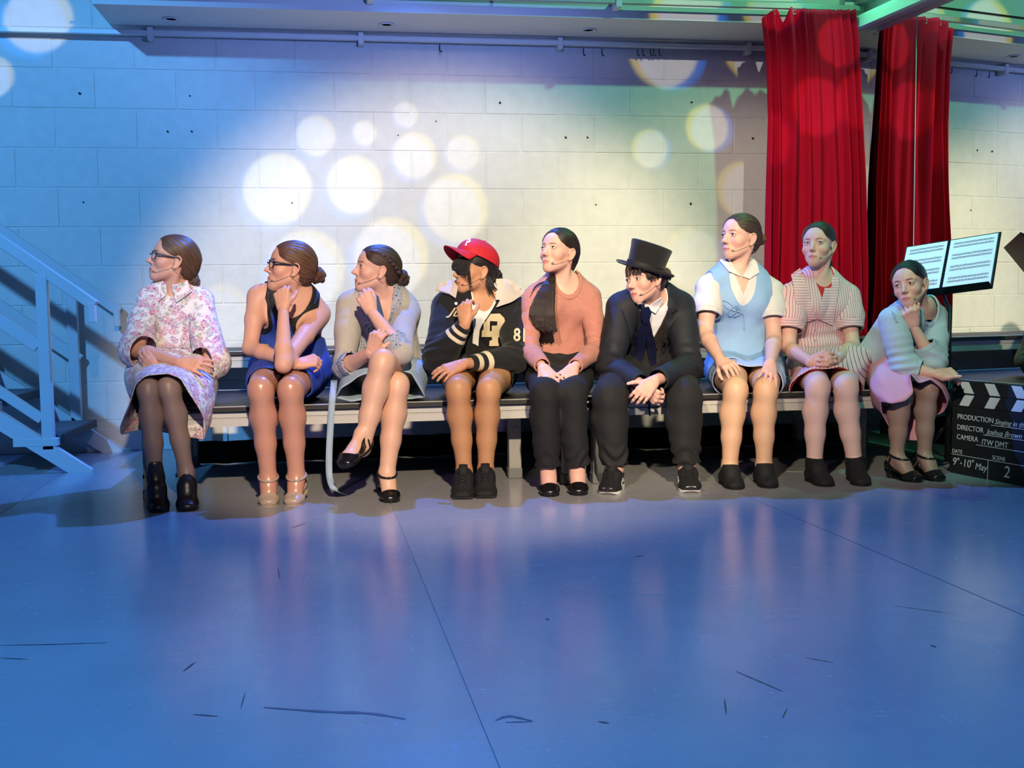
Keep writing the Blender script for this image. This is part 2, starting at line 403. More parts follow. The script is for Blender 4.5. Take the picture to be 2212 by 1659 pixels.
# ------------------------------------------------------------------ materials
MATS = {}
def lnk(nt, a, b): nt.links.new(a, b)
def mat(name, col, rough=.5, metal=0., spec=.5, bump=0., bscale=200., var=0., vscale=8., detail=4., coat=0., stretch=None, sheen=0., sss=0.):
    """plain painted or woven material: colour, slow colour variation and a fine bump"""
    if name in MATS: return MATS[name]
    m = bpy.data.materials.new(name); m.use_nodes = True; nt = m.node_tree; b = nt.nodes['Principled BSDF']
    b.inputs['Base Color'].default_value = col; b.inputs['Roughness'].default_value = rough; b.inputs['Metallic'].default_value = metal
    b.inputs['Specular IOR Level'].default_value = spec; b.inputs['Coat Weight'].default_value = coat
    b.inputs['Sheen Weight'].default_value = sheen
    m.diffuse_color = col
    tc = nt.nodes.new('ShaderNodeTexCoord'); src = tc.outputs['Object']
    if stretch:
        mp = nt.nodes.new('ShaderNodeMapping'); mp.inputs['Scale'].default_value = stretch; lnk(nt, src, mp.inputs[0]); src = mp.outputs[0]
    if var:
        n = nt.nodes.new('ShaderNodeTexNoise'); n.inputs['Scale'].default_value = vscale; n.inputs['Detail'].default_value = detail; lnk(nt, src, n.inputs['Vector'])
        mx = nt.nodes.new('ShaderNodeMix'); mx.data_type = 'RGBA'
        mx.inputs[6].default_value = tuple(min(1, c*(1-var)) for c in col[:3])+(1,); mx.inputs[7].default_value = tuple(min(1, c*(1+var)) for c in col[:3])+(1,)
        lnk(nt, n.outputs[0], mx.inputs[0]); lnk(nt, mx.outputs[2], b.inputs['Base Color'])
    if bump:
        n = nt.nodes.new('ShaderNodeTexNoise'); n.inputs['Scale'].default_value = bscale; n.inputs['Detail'].default_value = 3; lnk(nt, src, n.inputs['Vector'])
        bp = nt.nodes.new('ShaderNodeBump'); bp.inputs['Strength'].default_value = min(1, bump); bp.inputs['Distance'].default_value = .002; lnk(nt, n.outputs[0], bp.inputs['Height']); lnk(nt, bp.outputs[0], b.inputs['Normal'])
    MATS[name] = m
    return m
def nodes(m): return m.node_tree, m.node_tree.nodes['Principled BSDF']
def N(nt, typ, **kw):
    n = nt.nodes.new(typ)
    for k, v in kw.items():
        if k.startswith('i_'): n.inputs[k[2:].replace('_', ' ')].default_value = v
        else: setattr(n, k, v)
    return n
def ramp(nt, fac, stops, interp='LINEAR'):
    r = nt.nodes.new('ShaderNodeValToRGB'); r.color_ramp.interpolation = interp; el = r.color_ramp.elements
    while len(el) < len(stops): el.new(.5)
    for e, (p, c) in zip(el, stops): e.position = p; e.color = c
    lnk(nt, fac, r.inputs[0]); return r.outputs[0]
def mixc(nt, fac, a, b, mode='MIX'):
    x = nt.nodes.new('ShaderNodeMix'); x.data_type = 'RGBA'; x.blend_type = mode
    for i, v in ((0, fac), (6, a), (7, b)):
        if isinstance(v, (int, float)): x.inputs[i].default_value = v
        elif isinstance(v, (tuple, list)): x.inputs[i].default_value = v
        else: lnk(nt, v, x.inputs[i])
    return x.outputs[2]
def wall_mat():
    m = mat('painted_block', srgb(226, 224, 218), .55, spec=.3)
    nt, b = nodes(m); tc = N(nt, 'ShaderNodeNewGeometry')
    n1 = N(nt, 'ShaderNodeTexNoise', i_Scale=70., i_Detail=4.); n2 = N(nt, 'ShaderNodeTexNoise', i_Scale=14., i_Detail=5.)
    v = N(nt, 'ShaderNodeTexVoronoi', i_Scale=22.)
    for q in (n1, n2, v): lnk(nt, tc.outputs['Position'], q.inputs['Vector'])
    pit = ramp(nt, v.outputs['Distance'], [(.0, (0, 0, 0, 1)), (.07, (1, 1, 1, 1))])
    h = M_(nt, 'ADD', M_(nt, 'MULTIPLY', n1.outputs[0], .6), M_(nt, 'MULTIPLY', n2.outputs[0], 1.0)); h = M_(nt, 'ADD', h, M_(nt, 'MULTIPLY', pit, .25))
    bp = N(nt, 'ShaderNodeBump'); bp.inputs['Strength'].default_value = .6; bp.inputs['Distance'].default_value = .004; lnk(nt, h, bp.inputs['Height']); lnk(nt, bp.outputs[0], b.inputs['Normal'])
    c = mixc(nt, n2.outputs[0], srgb(214, 212, 206), srgb(234, 232, 227)); lnk(nt, c, b.inputs['Base Color'])
    return m
def floor_mat():
    m = mat('grey_vinyl', srgb(160, 160, 162), .2, spec=.2)
    nt, b = nodes(m); g = N(nt, 'ShaderNodeNewGeometry')
    n1 = N(nt, 'ShaderNodeTexNoise', i_Scale=2.2, i_Detail=6., i_Roughness=.65); lnk(nt, g.outputs['Position'], n1.inputs['Vector'])
    mp = N(nt, 'ShaderNodeMapping'); mp.inputs['Scale'].default_value = (6, 90, 1); mp.inputs['Rotation'].default_value = (0, 0, .06); lnk(nt, g.outputs['Position'], mp.inputs[0])
    n2 = N(nt, 'ShaderNodeTexNoise', i_Scale=1., i_Detail=4.); lnk(nt, mp.outputs[0], n2.inputs['Vector'])
    mp3 = N(nt, 'ShaderNodeMapping'); mp3.inputs['Scale'].default_value = (70, 9, 1); mp3.inputs['Rotation'].default_value = (0, 0, .7); lnk(nt, g.outputs['Position'], mp3.inputs[0])
    n3 = N(nt, 'ShaderNodeTexNoise', i_Scale=1., i_Detail=3.); lnk(nt, mp3.outputs[0], n3.inputs['Vector'])
    c = mixc(nt, n1.outputs[0], srgb(148, 149, 152), srgb(178, 178, 180)); lnk(nt, c, b.inputs['Base Color'])
    scr = M_(nt, 'ADD', M_(nt, 'MULTIPLY', n2.outputs[0], .6), M_(nt, 'MULTIPLY', n3.outputs[0], .4))
    ro = ramp(nt, scr, [(.3, (.13, .13, .13, 1)), (.7, (.30, .30, .30, 1))]); lnk(nt, ro, b.inputs['Roughness'])
    bp = N(nt, 'ShaderNodeBump'); bp.inputs['Strength'].default_value = .05; bp.inputs['Distance'].default_value = .001; lnk(nt, scr, bp.inputs['Height']); lnk(nt, bp.outputs[0], b.inputs['Normal'])
    return m
def mirror_mat():
    m = mat('mirror_glass', (.80, .85, .83, 1), .0, metal=1.)
    return m
# ------------------------------------------------------------------ the hall
WALLM = wall_mat(); FLOORM = floor_mat()
WHITE = mat('white_paint', srgb(226, 226, 224), .45, bump=.1, bscale=60)
PLASTER = mat('white_plaster', srgb(222, 221, 218), .7, bump=.08, bscale=90)
DARKM = mat('hall_dark_paint', srgb(70, 72, 80), .8)
ALU = mat('brushed_aluminium', srgb(204, 202, 198), .42, metal=.25, bump=.08, bscale=60, var=.06, vscale=5)
ALUD = mat('dull_aluminium', srgb(168, 167, 164), .5, metal=.25, bump=.2, bscale=60, var=.15, vscale=12)
BLACK = mat('black_board', srgb(26, 26, 28), .55, bump=.2, bscale=300)
BMET = mat('black_metal', srgb(18, 18, 20), .4, metal=.3)
CHROME = mat('steel', srgb(190, 190, 195), .25, metal=1.)

# back wall: mortar bed with every painted block as a piece of its own
L0 = 2.2051; CRS = .225
wb = tag(MB().box((-3.2, .0035, -.02), (4.75, .25, 4.4)).build('wall_back', WALLM), kind='structure')
bms = []
for v in range(4):
    rng = random.Random(v); mb = MB(); mb.box((-.2215, -.0, -.1085), (.2215, .05, .1085), .0035)
    o = mb.build('block', WALLM); bms.append(o.data); bpy.data.objects.remove(o)
rng = random.Random(4)
for row in range(-4, 10):                       # row r lies between course lines r and r+1 counted down from L0
    zt = L0-CRS*row; zb = zt-CRS
    off = 0 if row % 2 else .225
    for i in range(-3, 11):
        xc = .45*i+.225+off
        x0, x1 = xc-.225, min(xc+.225, 4.558)
        if x1-x0 < .05 or x0 > 4.54: continue
        if row <= -1 and xc > .6 and row < -1: continue      # hidden by the bulkhead
        z0 = max(zb, .0)
        o = link('block', bms[rng.randrange(4)], wb); o.scale = ((x1-x0-.0055)/.443, 1, (zt-z0-.0055)/.217)
        o.location = ((x0+x1)/2, rng.uniform(-.0012, .0012), (zt+z0)/2); o.rotation_euler = (rng.uniform(-.003, .003), 0, rng.uniform(-.002, .002))
tag(MB().box((-3.2, -.014, 0), (.9, 0.0, .132), .003).build('baseboard_back', WHITE), kind='structure')

# small drill holes with plugs in the blocks
hm = mat('old_plug_hole', srgb(40, 38, 36), .9)
def wallspot(x, y, r):
    p = W(x, y, -.0022); a = random.Random(int(x)).random()*3
    pts = [(r*math.cos(t)*(1+.3*math.sin(3*t+a)), r*math.sin(t)*(1+.3*math.cos(2*t+a))) for t in np.linspace(0, 6.2, 9)]
    o = MB().prism(pts, axes(x=(1, 0, 0), z=(0, -1, 0)), p, .002).build('plug_hole', hm, wb)
for x, y, r in ((172, 202, .008), (362, 284, .006), (414, 284, .006), (410, 207, .005), (180, 437, .005), (1080, 222, .007), (1494, 221, .007), (1222, 297, .007), (1269, 297, .006), (1626, 299, .008), (1492, 440, .007), (1287, 442, .005), (860, 292, .004), (631, 438, .004), (942, 262, .004)):
    wallspot(x, y, r)

# floor in long vinyl sheets with thin welded seams
fl = tag(MB().box((-3.2, -10.5, -.06), (4.95, .0, -.003)).build('floor', FLOORM), kind='structure')
seams = [-3.2, -1.27, .20, 1.775, 3.27, 4.9]
for a, b in zip(seams[:-1], seams[1:]):
    k = .036; y0, y1 = .0, -10.4
    xs = lambda x, y: x if x in (-3.2, 4.9) else x-k*(y+1.7)
    g = .0022
    v = [(xs(a, y0)+g, y0, 0), (xs(b, y0)-g, y0, 0), (xs(b, y1)-g, y1, 0), (xs(a, y1)+g, y1, 0)]
    vv = v+[(q[0], q[1], -.003) for q in v]
    MB().add(vv, [(3, 2, 1, 0), (0, 1, 5, 4), (1, 2, 6, 5), (2, 3, 7, 6), (3, 0, 4, 7)]).build('vinyl_sheet', FLOORM, fl)
SCUFF = mat('dark_scuff', srgb(52, 54, 62), .5)
def scuff(pts, w):
    c = [WZ(x, y, .0006) for x, y in pts]; c = spline(c, 14); v = []; f = []
    for i, p in enumerate(c):
        t = nrm(c[min(i+1, 13)]-c[max(i-1, 0)]); s = np.cross(t, (0, 0, 1)); ww = w*(.25+math.sin(math.pi*(i+.3)/14.)*.75)*(1+.3*math.sin(i*2.1))
        v += [p+s*ww, p-s*ww]
    for i in range(13): f.append((2*i, 2*i+1, 2*i+3, 2*i+2))
    MB().add(v, f).build('scuff_mark', SCUFF, fl)
for pts, w in (([(570, 1528), (700, 1537), (800, 1541), (876, 1553)], .006), ([(396, 1450), (420, 1431)], .003), ([(418, 1543), (470, 1547)], .003), ([(1070, 1556), (1100, 1547), (1150, 1557)], .005), ([(1092, 1560), (1150, 1558)], .0025),
               ([(1292, 1558), (1315, 1562)], .004), ([(1565, 1510), (1569, 1543)], .002), ([(600, 1225), (604, 1250)], .0025), ([(0, 1394), (100, 1392), (230, 1388)], .0025), ([(1590, 1450), (1690, 1493)], .0022), ([(1180, 1335), (1186, 1340)], .004),
               ([(630, 1140), (660, 1130)], .003), ([(1370, 1203), (1390, 1200)], .004), ([(2010, 1393), (2022, 1398)], .004), ([(530, 1495), (520, 1530)], .0015), ([(1740, 1420), (1800, 1431)], .0018), ([(0, 1421), (60, 1424)], .002), ([(1930, 1308), (2060, 1326)], .0015), ([(1700, 1530), (1690, 1552)], .0015)):
    scuff(pts, w)
tp = MB().add([WZ(*q, .0007) for q in ((1698, 1018), (1735, 1018.5), (1735, 1020.5), (1698, 1020))], [(0, 1, 2, 3)]).build('tape_strip', WHITE, fl)

# far surfaces of the hall, outside the picture
tag(MB().box((-3.2, -10.5, 4.4), (4.95, .25, 4.5)).build('ceiling', DARKM), kind='structure')
tag(MB().box((-3.3, -10.5, -.06), (-3.2, .25, 4.5)).build('wall_left', PLASTER), kind='structure')
tag(MB().box((-3.3, -10.6, -.06), (5.0, -10.5, 4.5)).build('wall_front', DARKM), kind='structure')

# right wall with its mirror panels; it stands a shade off square
MX = lambda y: 4.546-.128*y
def mslab(name, y0, y1, z0, z1, d0, d1, m, parent=None, bev=0):
    """slab along the mirror wall, from d0 to d1 metres in front of the wall plane"""
    v = [(MX(y)-d, y, z) for y in (y0, y1) for d in (d0, d1) for z in (z0, z1)]
    return MB().add(v, [(0, 2, 3, 1), (4, 5, 7, 6), (0, 1, 5, 4), (2, 6, 7, 3), (0, 4, 6, 2), (1, 3, 7, 5)]).build(name, m, parent)
wr = tag(mslab('wall_right', .1, -10.5, -.05, 4.4, -.2, -.012, PLASTER), kind='structure')
MIR = mirror_mat(); EDGE = mat('mirror_edge', srgb(225, 235, 240), .2, spec=.8)
ys = [0.0, -1.06, -2.20, -3.30, -4.40]
for y0, y1 in zip(ys[:-1], ys[1:]):
    mslab('mirror_panel', y0-.001, y1+.003, .06, 2.37, -.006, .0, MIR, wr)
    mslab('mirror_edge', y1+.003, y1+.000, .06, 2.37, -.008, .0015, EDGE, wr)
bt = tag(empty('cable_trunking', (4.63, -1.5, 2.37), 'white cable trunking running along the top of the mirror wall', 'trunking'))
mslab('trunking_body', -.50, -4.4, 2.372, 2.455, -.012, .07, WHITE, bt)
mslab('trunking_lid', -.50, -4.4, 2.384, 2.443, .0702, .076, WHITE, bt)
mslab('end_box', -.36, -.56, 2.375, 2.60, -.012, .105, WHITE, bt)
mslab('upper_rail', -.50, -4.4, 2.53, 2.57, -.012, .05, ALUD, bt)

# bulkhead over the block wall with its recessed lights
tag(MB().box((.335, -.5, 2.435), (4.56, .0, 3.6)).build('ceiling_bulkhead', PLASTER), kind='structure')
LAMPD = mat('unlit_lamp', srgb(60, 60, 62), .3)
for i, (x, lab) in enumerate(((.695, 'unlit recessed downlight nearest the left end of the bulkhead'), (1.884, 'middle unlit recessed downlight in the bulkhead'), (3.066, 'unlit recessed downlight in the bulkhead nearest the red curtain'))):
    e = empty('downlight', (x, -.25, 2.432), lab, 'downlight', 'downlights in the bulkhead')
    MB().lathe([(.030, .0), (.043, -.001), (.045, -.005), (.034, -.007), (.030, .0)], 24, (x, -.25, 2.4345)).build('bezel', WHITE, e, True)
    MB().lathe([(.0, -.0005), (.031, -.0005)], 20, (x, -.25, 2.434)).build('lamp_glass', LAMPD, e, True)

# wall rail under the bulkhead with spare hooks
rl = empty('wall_rail', (2, -.05, 2.38), 'painted curtain rail fixed along the block wall under the bulkhead', 'rail')
MB().box((-3.2, -.075, 2.385), (4.555, -.045, 2.412), .003).build('rail_channel', WHITE, rl)
for x in (.55, 1.74, 2.93, 4.12, -.64):
    MB().box((x-.016, -.08, 2.36), (x+.016, -.0, 2.43), .003).build('bracket', WHITE, rl)
def hook(x, y, Y, lab, parent=None, s=1., name='curtain_hook', m=None):
    p = W(x, y, Y); c = [p+np.array(q)*s for q in ((0, 0, .022), (0, 0, .0), (.002, 0, -.016), (.008, 0, -.022), (.013, 0, -.014))]
    o = MB().tube(spline(c, 10), .0028*s, 6).build(name, m or BMET, parent, True)
    if lab: tag(o, lab, 'hook', 'spare hooks on the wall rail')
    return o
for x, y, l in ((950, 104, 'single black hook on the wall rail left of all the others'), (1260, 112, 'first of the two black hooks right of the middle downlight'), (1300, 113, 'second of the two black hooks right of the middle downlight'), (1377, 113, 'leftmost black hook of the cluster by the blue light spot'), (1388, 113, 'second black hook of the cluster by the blue light spot'), (1405, 113, 'third black hook of the cluster by the blue light spot'), (1412, 113, 'fourth black hook of the cluster by the blue light spot'), (1424, 113, 'last black hook of the cluster, nearest the curtain')):
    hook(x, y, -.06, l)

# curtain track on the bulkhead face
tk = empty('curtain_track', (2.4, -.58, 2.5), 'grey curtain track along the front face of the bulkhead', 'track')
MB().box((.28, -.60, 2.492), (4.60, -.572, 2.522), .002).build('track_channel', ALUD, tk)
MB().box((.28, -.59, 2.565), (4.60, -.575, 2.575)).build('upper_wire', BMET, tk)
for px in (800, 1335): 
    x = W(px, 20, -.58)[0]; MB().box((x-.018, -.61, 2.47), (x+.018, -.498, 2.53), .003).build('track_bracket', WHITE, tk)
x = W(1097, 5, -.6)[0]; MB().box((x-.006, -.61, 2.515), (x+.006, -.60, 2.6)).build('end_stop', BMET, tk)

# red curtain
def curtain():
    e = empty('curtain', (4.3, -.62, .62), 'gathered red fabric curtain hanging beside the mirror', 'curtain')
    red = mat('red_curtain_cloth', srgb(196, 12, 44), .85, spec=.1, bump=.25, bscale=500, var=.1, vscale=5)
    nu, nv = 420, 70
    left = [(1646, 40), (1655, 130), (1660, 260), (1657, 400), (1652, 560), (1650, 720)]; right = [(1842, 28), (1849, 100), (1856, 250), (1863, 380), (1866, 560), (1867, 720)]
    def edge(tab, y): return np.interp(y, [q[1] for q in tab], [q[0] for q in tab])
    V = []
    for j in range(nv+1):
        t = j/nv; y = 32+t*690
        a, b = W(edge(left, y), y, -.62)[0], W(edge(right, y), y, -.62)[0]; z = 2.488-t*(2.488-.625)
        for i in range(nu+1):
            u = i/nu; ph = 2*math.pi*(9*u+.6*math.sin(5*u+1)+.25*math.sin(13*u))
            sharp = math.sin(ph)+.28*math.sin(2*ph+.6+1.2*t)+.04*math.sin(4.3*ph+3*t)
            amp = (.034+.014*t)*(.75+.5*math.sin(7*u+2*t))
            if u < .2: amp *= .55+.4*t
            x = a+(b-a)*(u+.006*math.cos(ph)*1.0)
            yy = -.625+amp*sharp*.85-.012*math.sin(9*t+20*u)*t
            zz = z
            if t < .12:
                w = (1-t/.12)
                gap = math.exp(-((u-.225)/.028)**2)*.075+max(0, .14-u)/.14*.055*(1 if u < .14 else 0)
                scal = .006*abs(math.sin(ph*.5))
                zz -= w*(gap+scal)
            if t > .97: zz += .006*math.sin(ph)
            V.append((x, yy, zz))
    V = np.array(V); Q = np.array([[j*(nu+1)+i, (j+1)*(nu+1)+i, (j+1)*(nu+1)+i+1, j*(nu+1)+i+1] for j in range(nv) for i in range(nu)])
    o = mesh_obj('curtain_cloth', V, Q, red, e); md = o.modifiers.new('thickness', 'SOLIDIFY'); md.thickness = .003
    for px in (1673, 1681, 1713, 1718, 1725, 1731, 1738, 1746, 1752, 1760, 1767, 1774, 1781, 1789, 1797, 1805, 1814, 1822, 1830, 1837):
        hook(px, 26, -.61, None, e, .62, 'hook', CHROME)
curtain()
# ------------------------------------------------------------------ staging decks
DECKTOP = mat('black_deck_ply', srgb(34, 34, 36), .5, bump=.25, bscale=400, var=.2, vscale=3)
def deck(x0, x1, y0, y1, z, label, legs, leg_wide=()):
    e = empty('stage_deck', ((x0+x1)/2, (y0+y1)/2, 0), label, 'stage deck', 'aluminium stage decks')
    MB().box((x0+.02, y0+.02, z-.02), (x1-.02, y1-.02, z-.002)).build('deck_panel', DECKTOP, e)
    prof = [(0, 0), (0, -.017), (.005, -.019), (.005, -.023), (0, -.025), (0, -.048), (.006, -.050), (.006, -.054), (-.004, -.056), (-.004, -.086), (.03, -.086), (.03, 0)]
    def rail(a, b, inward):
        a = np.array(a, float); b = np.array(b, float); n = len(prof); v = [a+np.array(inward)*p[0]+np.array((0, 0, p[1])) for p in prof]+[b+np.array(inward)*p[0]+np.array((0, 0, p[1])) for p in prof]
        f = [tuple(range(n)), tuple(range(2*n-1, n-1, -1))]+[(i, n+i, n+(i+1) % n, (i+1) % n) for i in range(n)]
        MB().add(v, f).build('frame_rail', ALU, e)
    rail((x0, y1, z), (x1, y1, z), (0, 1, 0)); rail((x1, y0, z), (x0, y0, z), (0, -1, 0))
    rail((x0, y0, z), (x0, y1, z), (1, 0, 0)); rail((x1, y1, z), (x1, y0, z), (-1, 0, 0))
    for (lx, ly, w) in legs:
        l = MB().box((lx-w/2, ly-.03, .012), (lx+w/2, ly+.03, z-.08), .003).build('leg', ALUD, e)
        MB().box((lx-w/2-.004, ly-.034, 0), (lx+w/2+.004, ly+.034, .05), .004).build('leg_foot', mat('grey_plastic', srgb(120, 122, 125), .6), l)
        MB().lathe([(0, 0), (.008, 0), (.008, .008), (0, .008)], 10, (lx, ly-.03, z-.16), axes(x=(1, 0, 0), z=(0, -1, 0))).build('bolt', CHROME, l)
    return e
T1Y0, T1Y1, T2Y0, T2Y1 = -.745, -1.77, -.05, -.73
d1 = deck(.722, 2.705, T1Y0, T1Y1, .40, 'lower stage deck at the left, under the people from floral dress to ponytail', [(.755, -1.735, .03), (.775, -.83, .075), (2.64, -1.73, .105), (2.40, -1.50, .06), (2.64, -.83, .06)])
d2 = deck(2.712, 4.60, T1Y0, T1Y1, .40, 'lower stage deck at the right, under the people from top hat to mirror', [(2.77, -1.73, .085), (2.77, -.83, .06), (4.13, -1.55, .05), (4.13, -.83, .05), (3.42, -1.1, .05), (4.5, -.83, .05)])
d3 = deck(.74, 2.72, T2Y0, T2Y1, .60, 'upper stage deck at the left, against the block wall', [(.80, -.69, .05), (2.66, -.69, .05), (.80, -.1, .05), (2.66, -.1, .05)])
d4 = deck(2.73, 4.56, T2Y0, T2Y1, .60, 'upper stage deck at the right, behind the top hat and the red curtain', [(2.8, -.69, .05), (4.5, -.69, .05), (2.8, -.1, .05), (4.5, -.1, .05)])
# scribbled marker tag on the deck edge
mk = MB()
for pts in ([(1260, 866), (1264, 858), (1270, 860), (1262, 864), (1272, 866)], [(1274, 866), (1276, 857), (1275, 866), (1300, 862)]):
    mk.tube([W(x, y, -1.7712) for x, y in pts], .0012, 5)
mk.build('marker_scribble', BMET, d1)
# dark sheet put in to stand for the shade under the decks
def shade_sheet():
    nu, nv = 160, 8; V = []; 
    for j in range(nv+1):
        for i in range(nu+1):
            x = .80+3.75*i/nu; V.append((x, -.70+.018*math.sin(x*24)+.008*math.sin(x*57), 0.004+.12*j/nv))
    Q = np.array([[j*(nu+1)+i, j*(nu+1)+i+1, (j+1)*(nu+1)+i+1, (j+1)*(nu+1)+i] for j in range(nv) for i in range(nu)])
    o = mesh_obj('under_deck_shade', np.array(V), Q, mat('shade_black', srgb(12, 12, 14), .9)); md = o.modifiers.new('thickness', 'SOLIDIFY'); md.thickness = .004
    tag(o, 'low dark sheet standing in for the shade under the back of the decks', 'shade_sheet')
shade_sheet()

# ------------------------------------------------------------------ white open stairs at the left
def stairs():
    e = empty('staircase', (-.3, -.45, 0), 'white painted open staircase with grey treads at the left wall', 'staircase')
    PAINT = mat('stair_paint', srgb(214, 218, 220), .4, bump=.15, bscale=40)
    TREAD = mat('grey_stair_tread', srgb(92, 94, 98), .7, bump=.4, bscale=120, var=.25, vscale=20)
    NOSE = mat('stair_nosing', srgb(45, 46, 50), .6, bump=.3, bscale=200)
    YF, YB = -.82, -.06
    # stringers rise towards the left
    s = .70
    def stringer(y, name='stringer'):
        x0, z0 = .315, .0
        poly = [(x0, 0), (x0-.115, 0), (x0-.115-2.6, 2.6*s), (x0-.115-2.6, 2.6*s+.155), (x0-.0, .012)]
        MB().prism(poly, axes(x=(1, 0, 0), z=(0, -1, 0)), (0, y+.02, 0), .04).build(name, PAINT, e)
    stringer(YF); stringer(YB)
    for i in range(9):
        z = .195+.19*i; x1 = .165-.19/s*i; x0 = x1-.245
        t = MB().box((x0, YF+.025, z-.035), (x1-.002, YB-.025, z), .003).build('tread', TREAD, e)
        MB().box((x1-.002, YF+.022, z-.04), (x1+.012, YB-.022, z+.003), .003).build('nosing', NOSE, t)
        MB().box((x0+.02, YF-.022, z-.055), (x1-.01, YF+.025, z-.015), .002).build('tread_bracket', PAINT, t)
    def rails(y, corner, post, mid):
        k = .75; c = W(corner[0], corner[1], y); hx, hz = c[0], c[2]-.03; xp = W(post, 760, y)[0]
        MB().box((xp-.029, y-.02, .12), (xp+.029, y+.02, hz+(hx-xp)*k-.03), .004).build('post', PAINT, e)
        tail = MB(); tail.bar((hx, y, hz), (hx-2.6, y, hz+2.6*k), .034, .058, bev=.004); tail.bar((hx-.015, y, hz+.015), (hx-.015, y, hz-.085), .038, .034, up=(1, 0, 0), bev=.003)
        tail.build('handrail', PAINT, e)
        mz = W(post, mid, y)[2]; x0 = xp-.028 if y < -.4 else xp+.03
        MB().bar((x0, y-.0, mz), (x0-2.5, y-.0, mz+2.5*k), .03, .066, bev=.003).build('mid_rail', PAINT, e)
        MB().bar((xp-.028, y-.0, mz-.37), (xp-2.5, y-.0, mz-.37+2.47*k), .03, .05, bev=.003).build('lower_rail', PAINT, e)
    rails(YF, (205, 648), 97, 748); rails(YB, (258, 662), 160, 778)
stairs()

# ------------------------------------------------------------------ music stand with an open score
def music_stand():
    e = empty('music_stand', (4.415, -1.87, 0), 'black music stand holding an open ring binder of sheet music', 'music stand')
    TL, TR, BL, BR = W(1962, 533, -1.45), W(2165, 504, -1.80), W(1932, 648, -1.58), W(2138, 619, -1.93)
    x = nrm((TR-TL)+(BR-BL)); up = nrm((TL-BL)+(TR-BR)); z = nrm(np.cross(x, up)); up = np.cross(z, x)
    if z[1] > 0: z = -z
    A = np.stack([x, up, z], 1); o = (BL+BR)/2; w = np.linalg.norm(TR-TL)+.0; h = np.linalg.norm(TL-BL)
    o = (TL+TR+BL+BR)/4-up*h/2
    MB().box((-w/2-.004, 0, -.006), (w/2+.004, h+.005, 0), .0015, A, o).build('desk', BMET, e)
    MB().box((-w/2-.004, -.004, -.006), (w/2+.004, .0, .05), .0015, A, o).build('ledge', BMET, e)
    p0 = o+x*.0+up*(-.02)-z*.02
    base = np.array([4.415, -1.87, .0]); 
    MB().tube(spline([p0+up*.10, p0+up*.02, np.array([base[0], base[1], p0[2]-.05])], 8), .010, 10).build('tilt_joint', BMET, e, True)
    MB().tube([(base[0], base[1], p0[2]-.03), (base[0], base[1], .45)], .009, 12).build('upper_tube', BMET, e, True)
    lt = MB().tube([(base[0], base[1], .50), (base[0], base[1], .06)], .013, 12).build('lower_tube', BMET, e, True)
    for zc in (.50, .40): MB().tube([(base[0]-.022, base[1], zc), (base[0]+.03, base[1]-.01, zc)], .011, 10).build('clamp_knob', BMET, e, True)
    for a in (3.45, 1.9, .75):
        c = base+np.array([math.cos(a)*.27, math.sin(a)*.27, .008]); MB().tube([base+np.array([0, 0, .24]), c], .007, 8).build('leg', BMET, e, True)
        MB().tube([base+np.array([0, 0, .08]), base+(c-base)*.5+np.array([0, 0, .12])], .004, 6).build('brace', BMET, e, True)
    # binder and its two pages of music
    b = empty('ring_binder', o, 'open black ring binder with two pages of sheet music on the stand', 'binder')
    MB().box((-w/2, .002, .001), (w/2, h-.004, .005), .001, A, o).build('cover', BLACK, b)
    PAPER = mat('sheet_paper', srgb(236, 238, 232), .7); INK = mat('ink', srgb(40, 44, 46), .8); 
    rg = MB()
    for i in range(24): rg.lathe([(.0045, -.0007), (.006, 0), (.0045, .0007)], 8, o+A @ np.array([-.01, .012+i*(h-.024)/23, .008]), A @ axes(x=(1, 0, 0), z=(0, 1, 0)))
    rg.build('spiral_binding', BMET, b)
    for s_, (a0, a1) in enumerate(((-w/2+.006, -.018), (-.002, w/2-.006))):
        pg = MB().box((a0, .008, .005), (a1, h-.008, .0075), 0, A, o).build('page', PAPER, b)
        st = MB(); nt_ = MB(); rng = random.Random(s_+3)
        for sysn in range(4):
            y0 = h-.030-sysn*(h-.045)/4
            for stv in range(2):
                yy = y0-stv*.020
                for l in range(5): st.box((a0+.018, yy-l*.0024-.0003, .0076), (a1-.014, yy-l*.0024+.0003, .0080), 0, A, o)
                for k in range(16):
                    xx = a0+.03+(a1-a0-.05)*k/16+rng.uniform(-.002, .002); yn = yy-rng.randrange(5)*.0022
                    nt_.box((xx-.0016, yn-.0012, .0078), (xx+.0016, yn+.0012, .0083), 0, A, o)
                    nt_.box((xx+.001, yn, .0078), (xx+.0016, yn+.0075, .0082), 0, A, o)
        st.build('stave_lines', INK, pg)['kind'] = 'stuff'; nt_.build('notes', INK, pg)['kind'] = 'stuff'
music_stand()

